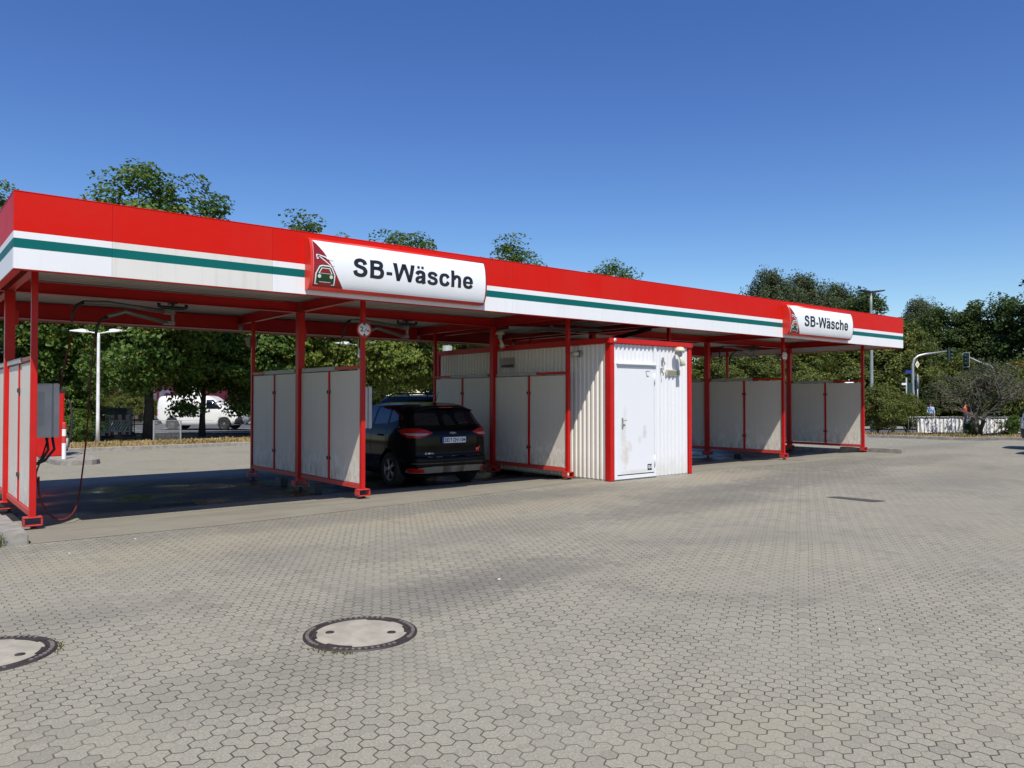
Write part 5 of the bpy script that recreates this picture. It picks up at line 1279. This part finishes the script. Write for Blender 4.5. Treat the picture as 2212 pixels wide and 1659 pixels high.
# far hoarding and poles
p = at(490, 66); t = thing('building', 'dark shop building with magenta hoarding glimpsed behind the maples', 'building', p, YAW - PI / 2)
m = MB(); m.bx(-16, 12, 0, 10, 0, 7.2); part('wall', m, M['facade'], t)
m = MB(); m.bx(-13.5, 10, -.12, -.01, .8, 3.3); hb = part('hoarding', m, M['magenta'], t)
tm = fit(text_mesh('Jahr', 1.6, 0, .05), -9.6, -4.6, 1.2, 2.9); xf(tm, lambda v: Vector((v.x, -.14, v.y))); tm.materials.clear(); tm.materials.append(M['letter_grey']); part('lettering', tm, None, hb)
m = MB(); m.lathe([(.0001, -.14), (.75, -.14), (.75, -.125)], (-2.9, 0, 1.9), 28, 'y'); m.v = [(x, y, 1.9 + (z - 1.9) * 1.25) for x, y, z in m.v]; part('white_disc', m, M['sign_white'], hb)
m = MB(); m.bx(-1.5, 6, -.10, -.01, 4.2, 4.75); part('orange_band', m, M['orange'], t)
m = MB()
for k in range(6): m.bx(-14 + k * 4.2, -11.5 + k * 4.2, -.05, -.01, 5.2, 6.4)
part('windows', m, M['glass'], t)
p = at(315, 53.8); t = thing('street_pole', 'grey steel pole left of the thick maple trunk', 'pole', p)
m = MB(); m.tube([(0, 0, 0), (0, 0, .3), (0, 0, 7.5)], [.26, .13, .09], 10); part('shaft', m, M['greypole'], t)
p = at(966, 30.5); t = thing('street_pole', 'grey pole seen behind the canopy left of the container', 'pole', p)
m = MB(); m.tube([(0, 0, 0), (0, 0, 3.9)], .19, 12); part('shaft', m, M['greypole'], t)
p = at(869, 37); t = thing('road_sign', 'small blue and white road sign above the black car', 'sign', p, YAW - PI / 2)
m = MB(); m.tube([(0, 0, 0), (0, 0, 2.9)], .03, 8); part('post', m, M['steel'], t)
m = MB(); m.bx(-.19, .19, -.045, -.032, 2.45, 2.86); sp_ = part('plate', m, M['blue_sign'], t, .003)
m = MB(); m.prism([(-.1, 2.56), (.06, 2.58), (.12, 2.78), (.02, 2.70)], -.049, -.0455, 'y'); part('symbol', m, M['sign_white'], sp_)
m = MB(); m.bx(-.19, .19, -.045, -.032, 2.02, 2.20); part('supplement_plate', m, M['sign_white'], t)

# ------------------------------------------------------------------ street furniture, right
p = at(1883, 46); t = thing('street_lamp', 'tall dark street lamp with two flat heads right of the canopy', 'street lamp', p, YAW - PI / 2)
hgt = 1.65 + 229 * 46 / F - p.z
m = MB(); m.tube([(0, 0, 0), (0, 0, 2), (0, 0, hgt - .9), (0, 0, hgt - .1)], [.12, .11, .075, .075], 12); part('pole', m, M['greypole'], t)
for sg, yaw_ in ((-1, R(14)), (1, R(-8))):
    m = MB(); pr = [(.05, -.06), (.05, .10), (.18, .15), (.76, .21), (.78, .14), (.26, .02)]
    m.prism([(sg * a, hgt - .06 + b * .75) for a, b in pr], -.17, .17, 'y'); m.v = [tuple(Matrix.Rotation(yaw_, 3, 'Z') @ Vector(v)) for v in m.v]; hd_ = part('lamp_head', m, M['darkpole'], t, .015)
def signal_head(parent, x, z, rz=0., border=True):
    h = link('signal_head', None, parent, (x, 0, z)); h.rotation_euler = (0, 0, rz); h.scale = (.88,) * 3
    m = MB(); m.bx(-.16, .16, -.1, .12, -.48, .48); part('housing', m, M['signal'], h, .02)
    m = MB(); m.bx(-.27, .27, .0, .012, -.60, .60); part('backboard', m, M['signal'], h)
    if border:
        m = MB(); m.bx(-.29, -.255, -.004, -.0005, -.62, .62); m.bx(.255, .29, -.004, -.0005, -.62, .62); m.bx(-.254, .254, -.004, -.0005, .585, .62); m.bx(-.254, .254, -.004, -.0005, -.62, -.585); part('border', m, M['signalw'], h)
    for k in (-1, 0, 1):
        m = MB(); m.tube([(0, -.10, k * .31), (0, -.30, k * .31 - .02)], [.12, .125], 14); part('visor', m, M['signal'], h)
    return h
def mast(px, w, label, ztop, reach, sg, rise):
    p = at(px, w); t = thing('traffic_light', label, 'traffic light', p, YAW - PI / 2, 'traffic light masts at the crossing'); z = ztop - p.z
    m = MB(); m.tube([(0, 0, 0), (0, 0, 1.2), (0, 0, z - 1.3), (0, 0, z - .75), (sg * .12, 0, z - .35), (sg * .42, 0, z - .12), (sg * .9, 0, z), (sg * reach, 0, z + rise)], [.16, .15, .11, .10, .09, .085, .08, .05], 12); part('mast', m, M['greypole'] if sg < 0 else M['steel'], t)
    signal_head(t, sg * (reach + .1), z + rise - .25, sg * R(60)); return t, z
t, z = mast(1972, 56, 'left traffic light mast with arm reaching right', atz(1972, 765, 56).z, 2.55, 1, .22)
h2 = signal_head(t, .15, 3.15, R(25), False)
m = MB(); m.bx(-.55, .0, -.05, -.03, 3.95, 4.2); part('street_sign', m, M['blue_sign'], t)
m = MB(); m.prism([(.12, 4.62), (.28, 4.35), (.44, 4.62), (.28, 4.89)], -.12, -.10, 'y'); m.prism([(.19, 4.62), (.28, 4.47), (.37, 4.62), (.28, 4.77)], -.125, -.1205, 'y', 1); part('priority_sign', m, [M['signalw'], M['amber']], t)
t, z = mast(2148, 58, 'right traffic light mast with arm reaching left', atz(2148, 785, 58).z, 2.0, -1, .52)
h3 = link('signal_head', None, t, (-.25, 0, 3.1)); m = MB(); m.bx(-.15, .15, -.1, .1, -.35, .35); part('housing', m, M['signal'], h3, .02); m = MB(); m.lathe([(.0001, -.12), (.10, -.115), (.11, -.10)], (0, 0, -.16), 16, 'y'); part('lens', m, M['greenlamp'], h3)
p = at(1958, 47); t = thing('pedestrian_signal', 'thin grey pedestrian signal pole left of the barriers', 'signal', p, YAW - PI / 2)
m = MB(); m.tube([(0, 0, 0), (0, 0, 3.3)], .05, 10); part('pole', m, M['greypole'], t)
m = MB(); m.bx(.04, .34, -.1, .1, 2.35, 3.0); part('housing', m, M['signal'], t, .02); m = MB(); m.bx(-.3, -.02, -.05, .05, 2.85, 2.98); part('bracket', m, M['signalw'], t)
m = MB(); m.bx(-.01, .12, -.14, -.05, .95, 1.2); part('button_box', m, M['amber'], t, .01)
p = at(1982, 43); t = thing('road_sign', 'grey oval back of a road sign on a thin pole by the barriers', 'sign', p, YAW - PI / 2 + R(55))
m = MB(); m.tube([(0, 0, 0), (0, 0, 3.2)], .035, 8); part('post', m, M['steel'], t); m = MB(); m.lathe([(.0001, -.05), (.36, -.05), (.36, -.035), (.0001, -.035)], (0, 0, 2.8), 24, 'y'); part('disc', m, M['steel'], t)
p = at(1834, 40); t = thing('road_sign', 'round white sign back showing above the last partition', 'sign', p, YAW - PI / 2)
m = MB(); m.tube([(0, 0, 0), (0, 0, 2.8)], .03, 8); part('post', m, M['steel'], t); m = MB(); m.lathe([(.0001, -.05), (.31, -.05), (.31, -.035), (.0001, -.035)], (0, 0, 2.42), 24, 'y'); part('disc', m, M['sign_white'], t); m = MB(); m.bx(-.28, .28, -.05, -.035, 1.98, 2.06); part('supplement_plate', m, M['sign_white'], t)
# crowd barriers with white sheet
def crowd_barrier(px, w, label, W=2.55, sheet=(0., 1.), rz=0.):
    p = at(px, w, .02); t = thing('crowd_barrier', label, 'barrier', p, YAW - PI / 2 + rz, 'steel barriers hung with white sheet'); hh = .80
    m = MB(); r = .09; m.tube([(-W / 2, 0, .04), (-W / 2, 0, hh - r), (-W / 2 + r * .3, 0, hh - r * .3), (-W / 2 + r, 0, hh), (W / 2 - r, 0, hh), (W / 2 - r * .3, 0, hh - r * .3), (W / 2, 0, hh - r), (W / 2, 0, .04), (W / 2 - .01, 0, .05), (-W / 2, 0, .05)], .02, 8); part('frame', m, M['steel'], t)
    m = MB(); n = 14
    for k in range(1, n): m.tube([(-W / 2 + W * k / n, -.025, .06), (-W / 2 + W * k / n, -.025, hh - .01)], .013, 6)
    part('bars', m, M['darkbar'], t)
    m = MB(); x0 = -W / 2 + W * sheet[0] + .02; x1 = -W / 2 + W * sheet[1] - .02; N = 40; rows = 5; vs = []
    for j in range(rows):
        for k in range(N + 1):
            x = x0 + (x1 - x0) * k / N; z = .07 + (hh - .13) * j / (rows - 1) - (.03 * math.sin(k * .21) ** 2 if j == rows - 1 else 0)
            vs.append((x, .03 + .018 * math.sin(k * .9 + j * .7) + .012 * math.sin(k * 2.3), z))
    m.add(vs, [(j * (N + 1) + k, j * (N + 1) + k + 1, (j + 1) * (N + 1) + k + 1, (j + 1) * (N + 1) + k) for j in range(rows - 1) for k in range(N)], 0, True); part('sheet', m, M['sheet'], t)
    return t
p0, p1 = (1962, 37.2), (2083, 36.6)
crowd_barrier(2021, 36.9, 'steel crowd barrier with white sheet, left one beside the pedestrian light', 2.66, (.17, 1.), R(1))
crowd_barrier(2146, 36.2, 'steel crowd barrier with white sheet behind the bare tree trunk', 2.66, (0, 1), R(3))
crowd_barrier(2271, 35.4, 'steel crowd barrier with white sheet at the right edge of the picture', 2.66, (0, 1), R(5))

# ------------------------------------------------------------------ people
def person(p, rz, label, shirtm, scale=1., bag=True):
    t = thing('person', label, 'person', p, rz); t.scale = (scale,) * 3
    V = []; E = []; Rr = []
    def node(co, r, par=None):
        V.append(co); Rr.append(r)
        if par is not None: E.append((par, len(V) - 1))
        return len(V) - 1
    pel = node((0, 0, .95), .15); wa = node((0, .01, 1.12), .135, pel); ch = node((0, 0, 1.32), .165, wa); nk = node((0, .0, 1.47), .065, ch); hb_ = node((0, -.02, 1.55), .085, nk); ht = node((0, -.01, 1.66), .09, hb_); node((0, 0, 1.73), .06, ht)
    for s in (-1, 1):
        sh = node((s * .19, 0, 1.40), .065, ch); el = node((s * .25, .02, 1.12), .048, sh); wr = node((s * (.20 if s < 0 else .24), -.16 if s < 0 else -.04, .95 if s < 0 else .86), .032, el); hn = node((s * (.15 if s < 0 else .24), -.20 if s < 0 else -.05, .93 if s < 0 else .78), .034, wr)
        for f in range(5):
            dx = (f - 2) * .016; a = node((V[hn][0] + dx, V[hn][1] - .02, V[hn][2] - .05 + abs(f - 2) * .006), .010, hn); node((V[a][0], V[a][1] - .012, V[a][2] - .035), .008, a)
        hp = node((s * .09, 0, .88), .105, pel); kn = node((s * .11, -.01 if s > 0 else .05, .48), .065, hp); an = node((s * .11, .03 + (.08 if s < 0 else 0), .08), .045, kn); node((s * .12, -.12 + (.08 if s < 0 else 0), .035), .04, an)
    me = bpy.data.meshes.new('skeleton'); me.from_pydata(V, E, []); ob = bpy.data.objects.new('skeleton', me); COL.objects.link(ob)
    ob.modifiers.new('s', 'SKIN'); me.skin_vertices[0].data[0].use_root = True
    for k, r in enumerate(Rr): me.skin_vertices[0].data[k].radius = (r, r * (.72 if k in (0, 1, 2) else 1))
    sb = ob.modifiers.new('d', 'SUBSURF'); sb.levels = 1
    dg = bpy.context.evaluated_depsgraph_get(); dg.update(); b = bpy.data.meshes.new_from_object(ob.evaluated_get(dg)); bpy.data.objects.remove(ob)
    b.materials.clear()
    for mm in (M['skin'], shirtm, M['trouser'], M['black']): b.materials.append(mm)
    for f in b.polygons:
        f.use_smooth = True; c = f.center; arm = abs(c.x) > .165
        f.material_index = 0 if c.z > 1.46 or (arm and c.z < 1.06 and c.z > .6) else (3 if c.z < .09 else (2 if c.z < 1.0 else 1))
    part('body', b, None, t)
    m = MB(); m.lathe([(.0001, .13), (.06, .12), (.095, .08), (.105, .02), (.10, -.05), (.085, -.08)], (0, .015, 1.68), 16); part('hair', m, M['hair'], t)
    m = MB(); m.tube([(0, -.10, 1.565), (0, -.125, 1.60), (0, -.10, 1.635)], [.012, .02, .008], 6); m.tube([(-.04, -.098, 1.65), (.04, -.098, 1.65)], .008, 6, 1); m.tube([(-.025, -.10, 1.545), (.025, -.10, 1.545)], .007, 6, 1); part('face', m, [M['skin'], M['hair']], t)
    if bag:
        m = MB(); m.tube([(-.16, .0, 1.47), (-.10, -.145, 1.36), (.06, -.15, 1.15), (.18, -.08, .99)], .018, 6); part('strap', m, M['trouser'], t)
    return t
p = at(2010, 55); p.z += .06; person(p, YAW - PI / 2, 'person in light blue shirt with dark shoulder strap behind the barriers', M['shirt'], 1.02)
p = at(2084, 55); p.z += .06; person(p, YAW - PI / 2 + .6, 'person in red top half hidden behind the bare tree', M['shirt_red'], 1.0, False)

# ------------------------------------------------------------------ light, sky, camera
sun_dir = Vector((-.273, -.505, .818)).normalized()
sl = bpy.data.lights.new('sun', 'SUN'); sl.energy = 4.6; sl.angle = R(.55); sl.color = (1., .945, .85)
so = bpy.data.objects.new('sun', sl); COL.objects.link(so); so.rotation_euler = sun_dir.to_track_quat('Z', 'Y').to_euler(); so.location = (0, 0, 30)
wd_ = bpy.data.worlds.new('World'); SC.world = wd_; wd_.use_nodes = True; nt = wd_.node_tree; nt.nodes.clear()
sk = nt.nodes.new('ShaderNodeTexSky'); sk.sky_type = 'NISHITA'; sk.sun_disc = False; sk.sun_elevation = math.asin(sun_dir.z); sk.sun_rotation = math.atan2(sun_dir.x, sun_dir.y)
sk.air_density = 1.0; sk.dust_density = .25; sk.ozone_density = 3.0; sk.altitude = 100
bg = nt.nodes.new('ShaderNodeBackground'); bg.inputs[1].default_value = .10; wo = nt.nodes.new('ShaderNodeOutputWorld')
hs_n = nt.nodes.new('ShaderNodeHueSaturation'); hs_n.inputs['Saturation'].default_value = 1.28; hs_n.inputs['Value'].default_value = 1.08
nt.links.new(sk.outputs[0], hs_n.inputs['Color']); tcw = nt.nodes.new('ShaderNodeTexCoord'); sx = nt.nodes.new('ShaderNodeSeparateXYZ'); nt.links.new(tcw.outputs['Generated'], sx.inputs[0])
mr = nt.nodes.new('ShaderNodeMapRange'); mr.interpolation_type = 'SMOOTHSTEP'; mr.inputs[1].default_value = .02; mr.inputs[2].default_value = .42; nt.links.new(sx.outputs[2], mr.inputs[0])
mxw = nt.nodes.new('ShaderNodeMix'); mxw.data_type = 'RGBA'; mxw.blend_type = 'MULTIPLY'; nt.links.new(mr.outputs[0], mxw.inputs[0]); nt.links.new(hs_n.outputs[0], mxw.inputs[6]); mxw.inputs[7].default_value = (1.08, .82, 1.0, 1)
nt.links.new(mxw.outputs[2], bg.inputs[0]); nt.links.new(bg.outputs[0], wo.inputs[0])
cam = bpy.data.cameras.new('camera'); cam.sensor_width = 36; cam.lens = 36 * F / 2212; cam.clip_end = 2000; cam.clip_start = .05
co = bpy.data.objects.new('camera', cam); COL.objects.link(co); co.location = (0, 0, H)
co.rotation_euler = Matrix((RT, UP, -FW)).transposed().to_euler(); SC.camera = co
SC.view_settings.view_transform = 'Standard'; SC.view_settings.look = 'None'; SC.view_settings.gamma = 1; SC.view_settings.exposure = .30
SC.render.engine = 'CYCLES'; SC.cycles.max_bounces = 6
SC.render.resolution_x = 1024; SC.render.resolution_y = 768
